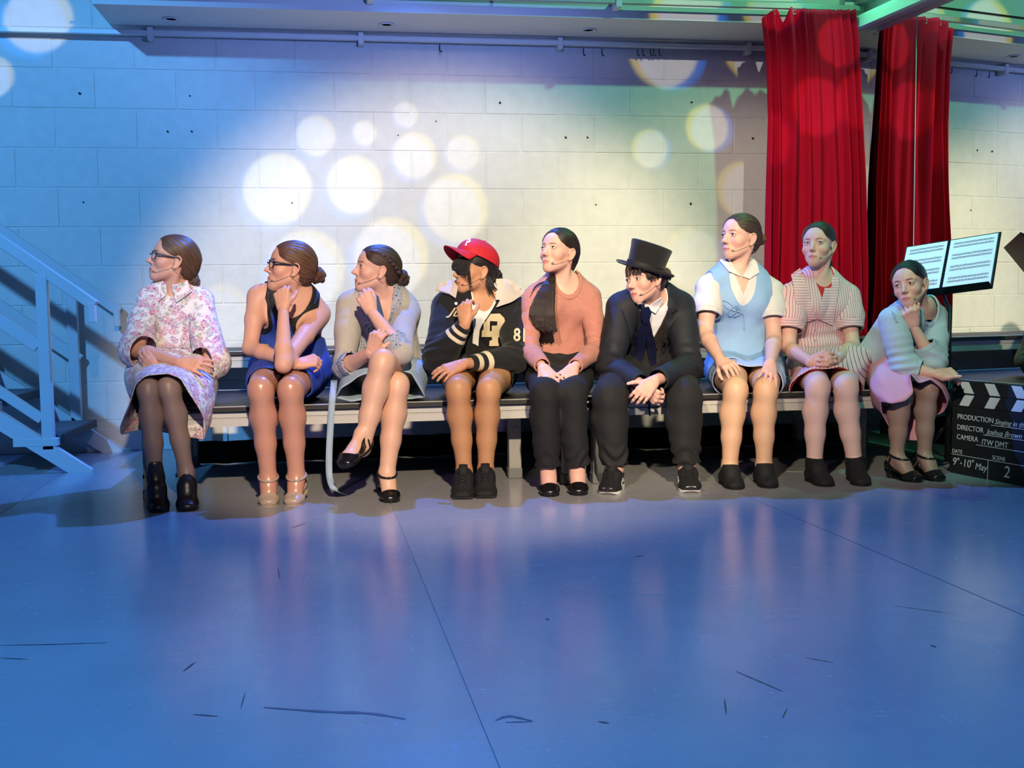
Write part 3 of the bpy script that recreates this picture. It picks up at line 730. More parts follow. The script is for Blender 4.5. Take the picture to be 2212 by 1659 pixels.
# ------------------------------------------------------------------ clapperboard
def clapper():
    TLb, BLb = WZ(2055, 1022, .0), None
    a = np.array([4.455, -1.822, 0.]); b = np.array([4.575, -2.40, 0.])        # foot of the board
    x = nrm(b-a); lean = nrm(np.array([.02, .0, 1.0])-x*(.02*x[0])); z = nrm(np.cross(x, lean)); lean = np.cross(z, x)
    if z[0] > 0: z = -z
    A = np.stack([x, lean, z], 1); o = a
    e = empty('clapperboard', (a+b)/2, 'large black film clapperboard with chalk lettering leaning by the mirror', 'clapperboard')
    BRD = mat('chalkboard', srgb(24, 25, 28), .7, bump=.15, bscale=150, var=.2, vscale=12); CH = mat('white_paint_marker', srgb(225, 228, 230), .7)
    L = np.linalg.norm(b-a); Hb = .322; t = .018
    MB().box((0, 0, -t), (L, Hb, 0), .002, A, o).build('board', BRD, e)
    lo = MB().box((0, Hb+.001, -t), (L, Hb+.058, .002), .002, A, o).build('lower_stick', BRD, e)
    up = MB().box((0, Hb+.060, -t), (L, Hb+.122, .002), .002, A, o).build('upper_stick', BRD, e)
    for i in range(6):
        q = .048+.155*i
        MB().prism([(q+.0, Hb+.117), (q+.058, Hb+.117), (q+.094, Hb+.064), (q+.034, Hb+.064)], A, o+z*.0021, .001).build('stripe', CH, up)
        MB().prism([(q+.036, Hb+.056), (q+.096, Hb+.056), (q+.062, Hb+.004), (q+.004, Hb+.004)], A, o+z*.0021, .001).build('stripe', CH, lo)
    def stroke(pts, w, mb):
        mb.tube([o+A @ np.array([p[0], p[1], .0008]) for p in pts], w, 5)
    def word(s, x0, y0, size, shear=0., bold=0., name='lettering'):
        me = text_mesh(s, size, .0004, shear, bold); me.materials.append(CH)
        ob = link(name, me, e); M = Matrix([list(A[i])+[0] for i in range(3)]+[[0, 0, 0, 1]]); p = o+A @ np.array([x0, y0, .0008])
        me.transform(Matrix.Translation(Vector(p)) @ M); return ob
    yy = lambda v: v
    word('PRODUCTION', .040, .262, .034, 0); word('DIRECTOR', .040, .212, .034, 0); word('CAMERA', .040, .166, .034, 0)
    word('Singing in the Rain jr', .268, .259, .034, .35); word('Joshua Brown', .222, .208, .036, .4); word('ITW DMT', .195, .158, .036, .1)
    word('DATE', .014, .098, .026); word('SCENE', .262, .098, .026)
    word('9', .018, .040, .052, .1); word('th', .046, .066, .020, .1); word('+', .066, .044, .026); word('10', .083, .040, .052, .1); word('th', .138, .068, .020, .1); word('May', .160, .038, .044, .2)
    word('2', .330, .026, .075, .1)
    ln = MB()
    for p, q in (((.250, .252), (L-.02, .252)), ((.205, .203), (.46, .203)), ((.165, .152), (.46, .152)), ((.0, .091), (L, .091)), ((.238, .0), (.238, .091)), ((.505, .0), (.505, .091))):
        ln.box((min(p[0], q[0])-.0012, min(p[1], q[1])-.0012, 0), (max(p[0], q[0])+.0012, max(p[1], q[1])+.0012, .0012), 0, A, o)
    ln.build('ruled_lines', CH, e)
clapper()
# ------------------------------------------------------------------ people: bodies
def skin_mat(name, col, tint=(.9, .35, .28), rough=.5):
    m = mat(name, col, rough, spec=.35)
    nt, b = nodes(m); at = N(nt, 'ShaderNodeAttribute', attribute_name='tone'); g = N(nt, 'ShaderNodeNewGeometry')
    n = N(nt, 'ShaderNodeTexNoise', i_Scale=35., i_Detail=4.); lnk(nt, g.outputs['Position'], n.inputs['Vector'])
    c = mixc(nt, n.outputs[0], tuple(q*.93 for q in col[:3])+(1,), tuple(min(1, q*1.06) for q in col[:3])+(1,))
    c = mixc(nt, 1., c, at.outputs['Color'], 'MULTIPLY'); lnk(nt, c, b.inputs['Base Color'])
    b.inputs['Subsurface Weight'].default_value = .0
    n2 = N(nt, 'ShaderNodeTexNoise', i_Scale=420.); lnk(nt, g.outputs['Position'], n2.inputs['Vector'])
    bp = N(nt, 'ShaderNodeBump'); bp.inputs['Strength'].default_value = .12; bp.inputs['Distance'].default_value = .001; lnk(nt, n2.outputs[0], bp.inputs['Height']); lnk(nt, bp.outputs[0], b.inputs['Normal'])
    return m
def eye_mat(): 
    m = mat('eye', (1, 1, 1, 1), .12, spec=.6); nt, b = nodes(m); at = N(nt, 'ShaderNodeAttribute', attribute_name='tone'); lnk(nt, at.outputs['Color'], b.inputs['Base Color']); return m
def tights_mat(name, col, rough=.38):
    m = mat(name, col, rough, spec=.5, bump=.05, bscale=900); return m
def set_tone(o, cols):
    a = o.data.color_attributes.new('tone', 'FLOAT_COLOR', 'POINT'); c = np.ones((len(o.data.vertices), 4), np.float32); c[:, :3] = cols; a.data.foreach_set('color', c.ravel())

class Person: pass
def head_axes(yaw, pitch, roll):
    y, p, r = math.radians(yaw), math.radians(pitch), math.radians(roll)
    f = np.array([-math.sin(y)*math.cos(p), -math.cos(y)*math.cos(p), math.sin(p)])
    z0 = np.array([math.sin(y)*math.sin(p), math.cos(y)*math.sin(p), math.cos(p)]); x0 = np.cross(f, z0)
    z = z0*math.cos(r)+x0*math.sin(r); x = np.cross(f, z)
    return np.stack([x, f, z], 1)
def hand(S, w, y, z, side, curls, spread=.12, thumb=(.7, .3, .5), sc_=1., tg='HN', wr=.0235):
    """five-fingered hand: w wrist, y towards the knuckles, z out of the back of the hand, side = +1 when the thumb lies towards local +x"""
    A = axes(y=y, z=z); L = lambda p: np.asarray(w)+A @ (np.asarray(p, float)*sc_)
    r = sc_
    S.cone(L((0, -.012, 0)), L((0, .014, 0)), wr*.93, .0235*r, .012, n=A[:, 2], sa=.86, sb=.78, tag=tg)
    kx = [.030, .0105, -.010, -.029]; ky = [.083, .088, .083, .074]; ln = [.066, .074, .069, .053]; rr = [.0088, .0090, .0086, .0076]
    for i in range(4):
        kp = np.array([side*kx[i], ky[i], .002-.002*abs(i-1.3)])
        S.cone(L((side*kx[i]*.55, .006, 0)), L(kp), .0135*r, (rr[i]+.0022)*r, .012, tag=tg)
        a = side*spread*(1.5-i)*.6; c = 0; p = kp.copy(); fr = (.44, .31, .25); rads = [rr[i]*1.04, rr[i]*.94, rr[i]*.86, rr[i]*.70]
        pts = [p.copy()]
        for q in range(3):
            c += curls[i][q]; d = np.array([math.sin(a)*math.cos(c), math.cos(a)*math.cos(c), -math.sin(c)]); p = p+d*ln[i]*fr[q]; pts.append(p.copy())
        S.chain([L(q) for q in pts], [q*r for q in rads], .003, k0=.008, tag=tg)
    S.cone(L((side*.012, .012, -.006)), L((side*.027, .056, -.008)), .0145*r, .0115*r, .012, tag=tg)
    S.ell(L((side*-.016, .03, -.006)), np.array((.014, .026, .011))*r, A, .012, tag=tg)
    ab, fx, op = thumb; d1 = nrm((side*math.sin(ab), math.cos(ab), -op)); b = np.array((side*.024, .024, -.008)); p1 = b+d1*.034
    d2 = nrm(d1+np.array((-side*fx, .25*fx, -fx*.25))); p2 = p1+d2*.030; d3 = nrm(d2+np.array((-side*fx, .3*fx, -fx*.2))); p3 = p2+d3*.024
    S.chain([L(b), L(p1), L(p2), L(p3)], [.0125*r, .0102*r, .0092*r, .0072*r], .004, k0=.012, tag=tg)
    return A
FIST = [(1.3, 1.5, .9)]*4; RELAX = [(.25, .35, .25), (.3, .4, .3), (.35, .45, .3), (.4, .5, .3)]; FLAT = [(.05, .12, .08)]*4; CURL = [(.75, .9, .6), (.85, 1.0, .6), (.9, 1.05, .6), (.95, 1.1, .6)]
def build_head(S, o, A, s, g, opt):
    """head in local metres (x right, y to the face, z up, ear height zero)"""
    L = lambda p: o+A @ (np.asarray(p, float)*s); T = dict(tag='HD')
    fw = opt.get('face_w', 1.)
    def E(c, r, k, sub=False): S.ell(L(c), np.asarray(r)*s, A, k*s, sub, 'HD')
    def C_(a, b, ra, rb, k, sub=False): S.cone(L(a), L(b), ra*s, rb*s, k*s, sub=sub, tag='HD')
    E((0, -.010, .040), (.072, .092, .083), .02); E((0, .032, .046), (.059, .056, .054), .03)
    E((0, .036, -.018), (.0535*fw, .050, .060), .02); E((0, .030, -.056), (.038*fw, .046, .028), .02)
    for q in (-1, 1):
        E((q*.037*fw, .055, -.016), (.022, .024, .021), .02)
        C_((q*.043*fw, .008, -.042), (q*.013, .062, -.081), .015, .0125, .025)
        C_((q*.012, .082, .034), (q*.043, .067, .034), .0062, .0068, .014)
    E((0, .068, -.080), (.017, .0165, .0145), .018); E((0, .071, -.052), (.028*fw, .0210, .026), .016)
    for q in (-1, 1): E((q*.031, .100, .0155), (.0175, .0165, .0115), .011, True)
    C_((0, .076, .020), (0, .090, -.018), .0080, .0115, .010); C_((0, .084, .024), (0, .1045, -.012), .0052, .0072, .012); E((0, .1080, -.0180), (.0084, .0090, .0076), .006)
    for q in (-1, 1):
        E((q*.0098, .0945, -.0222), (.0060, .0078, .0056), .006)
        E((q*.031, .0745, .0150), (.0142, .0140, .0130), .004); E((q*.031, .092, .0148), (.0138, .012, .0056 if not opt.get('narrow') else .0036), .0015, True)
        C_((q*.019, .0835, .0215), (q*.043, .0775, .0205), .0028, .0026, .004)
    for q in (-1, 1):
        C_((q*.020, .0835, -.0522), (q*.005, .0908, -.0478), .0026, .0032, .006); C_((q*.018, .0835, -.0538), (0, .0895, -.0580), .0026, .0040, .005)
    C_((-.005, .0908, -.0478), (.005, .0908, -.0478), .0032, .0032, .005); C_((-.02, .0925, -.0528), (.02, .0925, -.0528), .0010, .0010, .003, True)
    for q in (-1, 1):
        B = A @ np.array([[math.cos(q*.35), -math.sin(q*.35), 0], [math.sin(q*.35), math.cos(q*.35), 0], [0, 0, 1]])
        S.ell(L((q*.0735, -.008, .003)), np.array((.0055, .0150, .0265))*s, B, .004*s, tag='HD')
        rim_ = [(q*.072, .004, .016), (q*.0765, .001, .026), (q*.080, -.011, .027), (q*.0815, -.020, .016), (q*.080, -.019, .000), (q*.0755, -.011, -.016), (q*.072, -.004, -.024)]
        S.chain([L(p) for p in spline(rim_, 12)], [.0034*s]*12, .003*s, tag='HD')
        S.ell(L((q*.0815, -.004, .000)), np.array((.006, .0085, .014))*s, B, .003*s, True, 'HD')
        E((q*.0715, .002, -.024), (.0055, .0068, .008), .005)
    return L
def brow_z(ax): return .0335+.10*np.minimum(ax-.012, .022)-.32*np.maximum(ax-.036, 0)
def lip_brow_tone(P, V):
    """natural colouring of a face by place: lips, brows, cheeks, ear rims; shade of nostrils and mouth line painted on"""
    Q = (V-P.ho) @ P.hA/P.hs; x, y, z = Q.T; c = np.ones((len(V), 3)); front = y > .055
    def mixin(w, col): w = np.clip(w, 0, 1)[:, None]; c[:] = c*(1-w)+np.asarray(col)*w
    ax = np.abs(x)
    bl = np.exp(-(((ax-.040)/.020)**2+((z+.020)/.017)**2))*(y > .02); mixin(bl*.5, P.blush)
    mixin(np.exp(-((ax/.012)**2+((z+.020)/.010)**2))*front*.35, P.blush)
    wl = .0225; sm = lambda q, e=.0016: np.clip(q/e, 0, 1)
    ut = -.0432+.0020*np.cos(ax*330)*(ax < .012)-.20*np.maximum(ax-.004, 0); lb = -.0640+.46*np.maximum(ax-.006, 0)
    mixin(sm(ut-z)*sm(z-lb)*sm(wl-ax, .003)*(y > .076)*.8, P.lips)
    mixin(np.exp(-((z+.0529)/.0013)**2)*sm(.021-ax, .003)*(y > .076)*.9, np.asarray(P.lips)*.4)  # shade in the crease between the lips, painted as a dark line
    bz = brow_z(ax); mixin(np.exp(-((z-bz)/.0028)**2)*sm(ax-.012, .003)*sm(.047-ax, .006)*(y > .05)*.55, P.brow)
    no = (((ax-.0058)/.0038)**2+((z+.0285)/.0030)**2 < 1) & (y > .090); mixin(no*.6, (.35, .2, .17))  # nostril shade painted as dark spots, no hollow modelled
    mixin(np.clip((ax-.0745)/.006, 0, 1)*(z < .04)*(y < .02)*.35, (1.0, .72, .68))
    return c
def make_person(name, label, J, head, skin, opt):
    P = Person(); P.J = J = {k: W(*v) for k, v in J.items()}; P.opt = opt
    P.blush = opt.get('blush', (1.0, .66, .62)); P.lips = opt.get('lips', (.86, .45, .44)); P.brow = opt.get('brow', (.25, .17, .14))
    hx, hy, hY, yaw, pitch, roll, s = head
    P.ho = W(hx, hy, hY); P.hA = head_axes(yaw, pitch, roll); P.hs = s
    g = (J['HL']+J['HR'])/2; P.root = empty(name, (g[0], g[1], .40), label, 'person', 'people seated in a row on the stage deck')
    S = SDF(); P.S = S; b = opt.get('build', 1.)
    lat = nrm(J['SR']-J['SL']); hl = nrm(J['HR']-J['HL']); n = J['N']; pel = (J['HL']+J['HR'])/2; P.lat = lat; P.hl = hl
    up = nrm(n-pel); P.up = up; P.fwd = nrm(np.cross(up, lat)); P.fwd = P.fwd if P.fwd[1] < 0 else -P.fwd
    sw = np.linalg.norm(J['SR']-J['SL']); P.sw = sw; Lt = np.linalg.norm(n-pel); P.Lt = Lt
    # torso sections: width radius, depth ratio
    bend = opt.get('bend', .02)
    ts = [0, .22, .42, .62, .80, .93]; wr = [.165, .150, .128, .140, .150, .105]; dr = [.62, .66, .72, .72, .62, .62]
    pts = [pel+(n-pel)*t-P.fwd*bend*math.sin(math.pi*t) for t in ts]; P.tp = pts
    for i in range(5):
        lt = nrm(hl*(1-ts[i])+lat*ts[i]); dp = nrm(np.cross(lt, up)); k = .03
        w0, w1 = wr[i]*b, wr[i+1]*b*(sw/.30 if i >= 3 else 1)*.98 if i >= 3 else wr[i+1]*b
        # rounded section: cone scaled along depth
        S.cone(pts[i]-up*0, pts[i+1], w0*1.0, w1, k, n=dp, sa=dr[i], sb=dr[i+1], tag='TO')
    S.cone(J['SL']+lat*.02, J['SR']-lat*.02, .050*b, .050*b, .05, tag='TO')
    for q, sh in ((-1, J['SL']), (1, J['SR'])):
        S.cone(n+up*.025+lat*q*.02, sh+(n-sh)*.30+up*.012, .034, .036*b, .04, tag='TO')
        if opt.get('bust', .0) > 0:
            c = pts[3]+(pts[4]-pts[3])*.45+P.fwd*(.072*b)+lat*q*.066*b; S.ell(c, np.array((.058, .050, .058))*opt['bust'], axes(x=lat, y=P.fwd), .04, tag='TO')
    S.ell(pel+up*.0+P.fwd*-.02, (.17*b, .12*b, .105*b), axes(x=hl, y=P.fwd), .04, tag='TO')
    # neck and head
    L = build_head(S, P.ho, P.hA, s, None, opt); P.L = L
    nk0 = L((0, -.012, -.045)); nr = opt.get('neck', .046)
    S.cone(nk0, n+up*.005, nr, nr*1.08, .02, tag='NK'); S.cone(n+up*.012, n-up*.05-P.fwd*.004, nr*1.06, nr*1.15, .04, tag='NK')
    for q in (-1, 1): S.cone(L((q*.055, -.02, -.03)), n+lat*q*.012+P.fwd*.042-up*.012, .012, .011, .02, tag='NK')
    # arms
    for sd in 'LR':
        a, e, w = J['S'+sd], J['E'+sd], J['W'+sd]; ar = opt.get('arm', 1.)
        S.cone(a, a+(e-a)*.45, .050*ar, .044*ar, .03, tag='UA'+sd); S.cone(a+(e-a)*.45, e, .044*ar, .036*ar, .02, tag='UA'+sd)
        m = e+(w-e)*.28; S.cone(e, m, .036*ar, .038*ar, .02, tag='FA'+sd); S.cone(m, w, .038*ar, .0245*ar, .015, tag='FA'+sd)
    # legs
    for sd in 'LR':
        if sd not in opt.get('lift', ()): J['A'+sd][2] = max(J['A'+sd][2], .084+.6*opt.get('heel', .012))
    P.tights = opt.get('tights')
    for sd in 'LR':
        h, k, a = J['H'+sd], J['K'+sd], J['A'+sd]; lr = opt.get('leg', 1.)
        t = nrm(k-h); sh = nrm(a-k); back = nrm(np.array([0, 1., 0])-sh*sh[1])
        S.cone(h, h+(k-h)*.5, .082*lr, .072*lr, .03, tag='TH'+sd); S.cone(h+(k-h)*.5, k-t*.01, .072*lr, .055*lr, .03, tag='TH'+sd)
        S.ell(k+t*.006-sh*.004, np.array((.045, .043, .050))*lr, axes(x=hl, z=sh), .022, tag='SH'+sd)
        c1 = k+(a-k)*.10+back*.012; c2 = k+(a-k)*.32+back*.020; c3 = k+(a-k)*.62+back*.010
        S.chain([c1, c2, c3, a], [.0505*lr, .0540*lr, .042*lr, .0315*lr], .025, tag='SH'+sd)
        S.cone(k+(a-k)*.08-back*.022, a-back*.006, .024*lr, .020*lr, .03, tag='SH'+sd)
        # foot towards the toe, heel raised by the shoe
        hr = opt.get('heel', .012); toe = J['T'+sd].copy(); lift = sd in opt.get('lift', ())
        fd = toe-a
        if not lift: toe[2] = 0; fd[2] = 0
        fd = nrm(fd); ax_ = nrm(np.cross(fd, (0, 0, 1))); fu = np.cross(ax_, fd); Lf = max(.19, (toe-a) @ fd+.040); fo = toe-fd*Lf; B = np.stack([ax_, fd, fu], 1)
        q = lambda x, y, z: fo+B @ np.array([x, y*Lf, z])
        heel, ball, tp, ins = q(0, .12, .026+hr), q(0, .72, .022), q(0, .90, .017), a+(q(0, .70, .03)-a)*.5+fu*.004
        S.cone(a, heel, .031*lr, .025, .02, tag='FT'+sd); S.cone(a, ins, .031*lr, .029, .02, tag='FT'+sd); S.cone(heel, ball, .024, .021, .02, tag='FT'+sd)
        S.cone(ins, ball, .028, .0225, .02, n=ax_, sa=1.15, sb=1.45, tag='FT'+sd); S.cone(ball, tp, .0220, .0150, .015, n=ax_, sa=1.5, sb=1.7, tag='FT'+sd)
        P.__dict__['foot'+sd] = (fo, B, Lf, hr)
    # hands
    HS = {}
    for sd in 'LR':
        h = opt['hand'+sd]; HS[sd] = SDF(); y = W(*h['to'])-J['W'+sd]; P.__dict__['hA'+sd] = hand(HS[sd], J['W'+sd]+nrm(y)*.004, y, np.array(h['back'], float), h['side'], h['curl'], h.get('spread', .12), h.get('thumb', (.7, .3, .5)), opt.get('hand_s', .95), wr=.0245*opt.get('arm', 1.))
    # mesh: head fine, hands fine, the rest medium, all one object
    parts = []
    hb = .0028*s; lo = P.ho-.16*s; hi = P.ho+.16*s
    V, Q = S.mesh(hb, lo, hi); V = relax(V, Q, 1, .4)
    ncut = P.ho-P.hA[:, 2]*.0-up*.145*s
    s1 = -((V-ncut) @ up); V, T = clip(V, Q, s1)
    tone = relax(lip_brow_tone(P, V), T, 1, .45); parts.append((V, T, tone, 0))
    lt_ = {q: ('TH'+q, 'SH'+q, 'FT'+q) for q in 'LR'}; leg_ops = lt_['L']+lt_['R']
    S2 = SDF(); S2.ops = [o for o in S.ops if (o[6] != 'HD' or (o[0] == 'e' and not o[3])) and o[6] not in leg_ops]
    V, Q = S2.mesh(opt.get('res', .0075)); V = relax(V, Q, 2, .5)
    s2 = (V-ncut) @ up-.004*0; s2 = np.where(seg_d(V, P.ho+P.hA[:, 2]*.06, n) < .13*s, s2, -1); V, T = clip(V, Q, s2)
    parts.append((V, T, np.ones((len(V), 3)), 0))
    for sd in 'LR':
        SL_ = SDF(); SL_.ops = [o for o in S.ops if o[6] in lt_[sd]]; V, Q = SL_.mesh(.0066); V = relax(V, Q, 2, .5); parts.append((V, tris(Q), np.ones((len(V), 3)), 1 if P.tights else 0))
    for sd in 'LR':
        V, Q = HS[sd].mesh(.0026); V = relax(V, Q, 1, .5); T = tris(Q)
        k = np.ones((len(V), 3)); kn = (waves(V, 90, 5)*.5+.5)[:, None]; k = k*(1-kn*.10*np.array((0, .5, .5))); parts.append((V, T, k, 0))
    # eyes
    for q in (-1, 1):
        c = L((q*.031, .0745, .0150)); gz = nrm(A_dir(P.hA, opt.get('gaze', (0, 1, .05)))); Ae = axes(z=gz, x=P.hA[:, 2])
        v = []; f = []; nn, mm = 28, 22
        for i in range(mm+1):
            th = math.pi*i/mm
            for j in range(nn): ph = 2*math.pi*j/nn; v.append(c+s*.0126*(Ae @ np.array([math.sin(th)*math.cos(ph), math.sin(th)*math.sin(ph), math.cos(th)])))
        for i in range(mm):
            for j in range(nn): f.append((i*nn+j, (i+1)*nn+j, (i+1)*nn+(j+1) % nn, i*nn+(j+1) % nn))
        v = np.array(v); an = np.repeat(np.linspace(0, math.pi, mm+1), nn); col = np.where((an < .16)[:, None], (.01, .01, .01), np.where((an < .46)[:, None], opt.get('iris', (.10, .07, .04)), (.80, .78, .76)))
        parts.append((v, tris(np.array(f)), col, 2))
    # lash lines and brow hair, set on the skin
    SH_ = SDF(); SH_.ops = [o for o in S.ops if o[6] == 'HD']; fdir = P.hA[:, 1]
    def strip(pts, rads, col, sq):
        mb = MB().tube(pts, rads, 7, squash=sq); parts.append((np.array(mb.v), np.concatenate([tris(np.array([f])) if len(f) < 5 else np.array([(f[0], f[i], f[i+1]) for i in range(1, len(f)-1)]) for f in mb.f]), np.tile(np.asarray(col, float), (len(mb.v), 1)), 0))
    for q in (-1, 1):
        up_, lo_ = [], []
        for t in np.linspace(.08, 1.02, 9):
            a_ = math.pi*t; dx, dz = -.0138*math.cos(a_)*1.02, .0055*math.sin(a_)
            for L_, sg in ((up_, 1), (lo_, -1)): r2 = (.0150 if sg > 0 else .0141)**2-dx*dx-(dz*.9)**2; L_.append(L((q*(.031+dx), .0745+math.sqrt(max(r2, 1e-6)), .0149+sg*dz)))
        strip(up_, [s*v for v in (.0004, .0008, .0011, .0012, .0012, .0012, .0012, .0011, .0006)], (.06, .045, .045), 1.); strip(lo_, [s*.0005]*9, (.45, .28, .25), 1.)
        br = []
        for ax_ in np.linspace(.0125, .047, 9):
            p0 = L((q*ax_, .12, float(brow_z(ax_)))); h_ = None
            tt = np.linspace(0, .09*s, 60); pp = p0-np.outer(tt, fdir); vv = SH_.at(pp); kk = np.where(vv < 0)[0]; br.append(pp[kk[0]] if len(kk) else L((q*ax_, .08, float(brow_z(ax_)))))
        strip(br, [s*v for v in (.0012, .0022, .0026, .0026, .0025, .0022, .0018, .0013, .0006)], P.brow, .7)
    off = 0; Vs = []; Ts = []; Cs = []; Ms = []
    for V, T, c, m in parts:
        Vs.append(V); Ts.append(T+off); Cs.append(c); Ms.append(np.full(len(T), m) if np.isscalar(m) else m); off += len(V)
    ob = mesh_obj('body', np.concatenate(Vs), np.concatenate(Ts), None, P.root, mats=[skin, opt.get('tights') or skin, eye_mat()], midx=np.concatenate(Ms))
    set_tone(ob, np.concatenate(Cs)); P.body = ob
    return P
def A_dir(A, v): return A @ np.asarray(v, float)
def seg_d(V, a, b):
    a = np.asarray(a); ab = np.asarray(b)-a; t = np.clip((V-a) @ ab/(ab @ ab), 0, 1); return np.linalg.norm(V-a-t[:, None]*ab, axis=1)
def seg_t(V, a, b): a = np.asarray(a); ab = np.asarray(b)-a; return (V-a) @ ab/(ab @ ab)
# ------------------------------------------------------------------ people: hair, clothes, shoes, worn things
def hair_mat(name, col, hi, rough=.38):
    m = mat(name, col, rough, spec=.5); nt, b = nodes(m); at = N(nt, 'ShaderNodeAttribute', attribute_name='tone'); sep = N(nt, 'ShaderNodeSeparateColor'); lnk(nt, at.outputs['Color'], sep.inputs[0])
    n = N(nt, 'ShaderNodeTexNoise', noise_dimensions='2D', i_Scale=1., i_Detail=5., i_Roughness=.7); cv = N(nt, 'ShaderNodeCombineXYZ'); lnk(nt, M_(nt, 'MULTIPLY', sep.outputs[0], 90.), cv.inputs[0]); lnk(nt, M_(nt, 'MULTIPLY', sep.outputs[1], 3.), cv.inputs[1]); lnk(nt, cv.outputs[0], n.inputs['Vector'])
    c = ramp(nt, n.outputs[0], [(.30, col), (.72, hi)]); lnk(nt, c, b.inputs['Base Color'])
    bp = N(nt, 'ShaderNodeBump'); bp.inputs['Strength'].default_value = .7; bp.inputs['Distance'].default_value = .003; lnk(nt, n.outputs[0], bp.inputs['Height']); lnk(nt, bp.outputs[0], b.inputs['Normal'])
    return m
HLZ = [-.12, -.05, -.03, 0, .024, .032, .05, .07, .09, .105, .14]; HLY = [-.035, -.035, -.030, -.024, -.008, .036, .057, .066, .073, .084, .12]
def hair_cap(P, m, knot, vol=1., parting=None, dy=0., loose=0., extra=None, part_x=None):
    """hair drawn back from the hairline towards a knot point given in head coordinates"""
    s, A, o = P.hs, P.hA, P.ho; L = P.L; S = SDF()
    S.ell(L((0, -.014, .044)), np.array((.0775, .0975, .0885*vol))*s, A, .01); S.ell(L((0, .030, .050)), np.array((.064, .058, .0565))*s, A, .03)
    S.ell(L((0, -.058, -.012)), np.array((.056, .044, .050))*s, A, .03)
    kn = np.asarray(knot, float); S.cone(L((0, -.07, .02)), L(kn*.92), .045*s, .020*s, .04)
    if extra: extra(S, L, s)
    V, Q = S.mesh(.0032*s); V = relax(V, Q, 1, .4); q = (V-o) @ A/s
    yl = np.interp(q[:, 2], HLZ, HLY)+dy+.28*np.maximum(np.abs(q[:, 0])-.018, 0)*np.clip((q[:, 2]-.026)/.03, 0, 1)+.0008*np.sin(q[:, 0]*190)+.0007*np.sin(q[:, 2]*260+q[:, 0]*60)
    f = np.maximum(q[:, 1]-yl, -(q[:, 2]+.078))
    V, T, q, f = clip(V, Q, f, q, f)
    e1, ph = strand_angle(q, kn); nn = normals(V, T)
    V = V+nn*(np.clip(-f/.012, 0, 1)*1.0)[:, None]*(.0011*np.sin(ph*34+3*np.sin(ph*5))+.0007*np.sin(ph*71))[:, None]*s
    if part_x is not None: V = V-nn*(.004*s*np.exp(-((q[:, 0]-part_x)/.004)**2)*(q[:, 1] > -.02))[:, None]
    V, T = rim(V, T, .006*s)
    q = (V-o) @ A/s; r_, ph = strand_angle(q, kn)
    ob = mesh_obj('hair', V, T, m, P.root); set_tone(ob, np.stack([ph/6.283+.5, r_*4, ph*0], 1)); return ob
def strand_angle(q, kn):
    ax_ = nrm(kn-np.array((0, .0, .03))); e1 = nrm(np.cross(ax_, (0, .3, 1.))); e2 = np.cross(ax_, e1); d = q-kn
    return np.linalg.norm(d, axis=1), np.arctan2(d @ e2, d @ e1)
def bun(P, m, c, r, parent, seed=0, squash=.8):
    """coiled knot of twisted hair"""
    rng = random.Random(seed); A, s, L = P.hA, P.hs, P.L; S = SDF(); c = np.asarray(c, float); r = r/s
    ax_ = nrm(c-np.array((0, .0, .02))); e1 = nrm(np.cross(ax_, (.2, .3, 1.))); e2 = np.cross(ax_, e1)
    S.ell(L(c), np.array((.62*r, .62*r, .5*r))*s, A @ np.stack([e1, e2, ax_], 1), .006)
    for k in range(3):
        pts = []; rad = r*(.72-.20*k); z0 = r*(.28*k-.12)
        for t in np.linspace(0, 6.6, 26): 
            w = 1+.10*math.sin(3*t+k*2+seed); pts.append(L(c+rad*w*(e1*math.cos(t+k)+e2*math.sin(t+k))*np.array((1, 1, 1))+ax_*(z0+r*.10*math.sin(2*t+seed))))
        rr = [r*s*(.27+.05*math.sin(i*1.3+seed)) for i in range(26)]; S.chain(pts, rr, .003)
    V, Q = S.mesh(.0028); V = relax(V, Q, 1, .4); q = (V-P.ho) @ A/s-c; ph = np.arctan2(q @ e2, q @ e1); d = np.linalg.norm(q-np.outer(q @ ax_, ax_), axis=1)
    nn = normals(V, Q); st = d/r*1.4+q @ ax_/r*1.6+.25*np.sin(ph*2+seed)
    V = V+nn*(.0009*np.sin(st*16+2*np.sin(ph*3)))[:, None]
    ob = mesh_obj('hair_bun', V, Q, m, parent); set_tone(ob, np.stack([st*.22, ph*.5, ph*0], 1)); return ob
def lock(P, m, pts, rads, parent, flat=.55, name='hair_lock', groove=.0012, n=None, local=True, h=.003):
    """loose lock of hair through points"""
    S = SDF(); c = spline([P.L(p) if local else np.asarray(p, float) for p in pts], 12); rr = np.interp(np.linspace(0, 1, 12), np.linspace(0, 1, len(rads)), rads)
    n = P.hA[:, 0] if n is None else np.asarray(n, float)
    for i in range(11): S.cone(c[i], c[i+1], rr[i], rr[i+1], .004, n=n, sa=flat)
    V, Q = S.mesh(h); V = relax(V, Q, 1, .4); t = np.argmin([seg_d(V, c[i], c[i+1]) for i in range(11)], 0); ca_ = np.array(c); t = t+np.clip(np.sum((V-ca_[t])*(ca_[t+1]-ca_[t]), 1)/np.sum((ca_[t+1]-ca_[t])**2, 1), 0, 1); tg_ = nrm(c[-1]-c[0]); e1 = nrm(np.cross(tg_, n)); e2 = np.cross(tg_, e1)
    d = V-np.stack([np.interp(t, np.arange(12), ca_[:, k]) for k in range(3)], 1); ph = np.arctan2(d @ e2, d @ e1); nn = normals(V, Q); V = V+nn*(groove*np.sin(ph*9+t*.5)+groove*.6*np.sin(ph*21))[:, None]
    ob = mesh_obj(name, V, Q, m, parent); set_tone(ob, np.stack([ph/6.283*.6+.5, t/12., ph*0], 1)); return ob
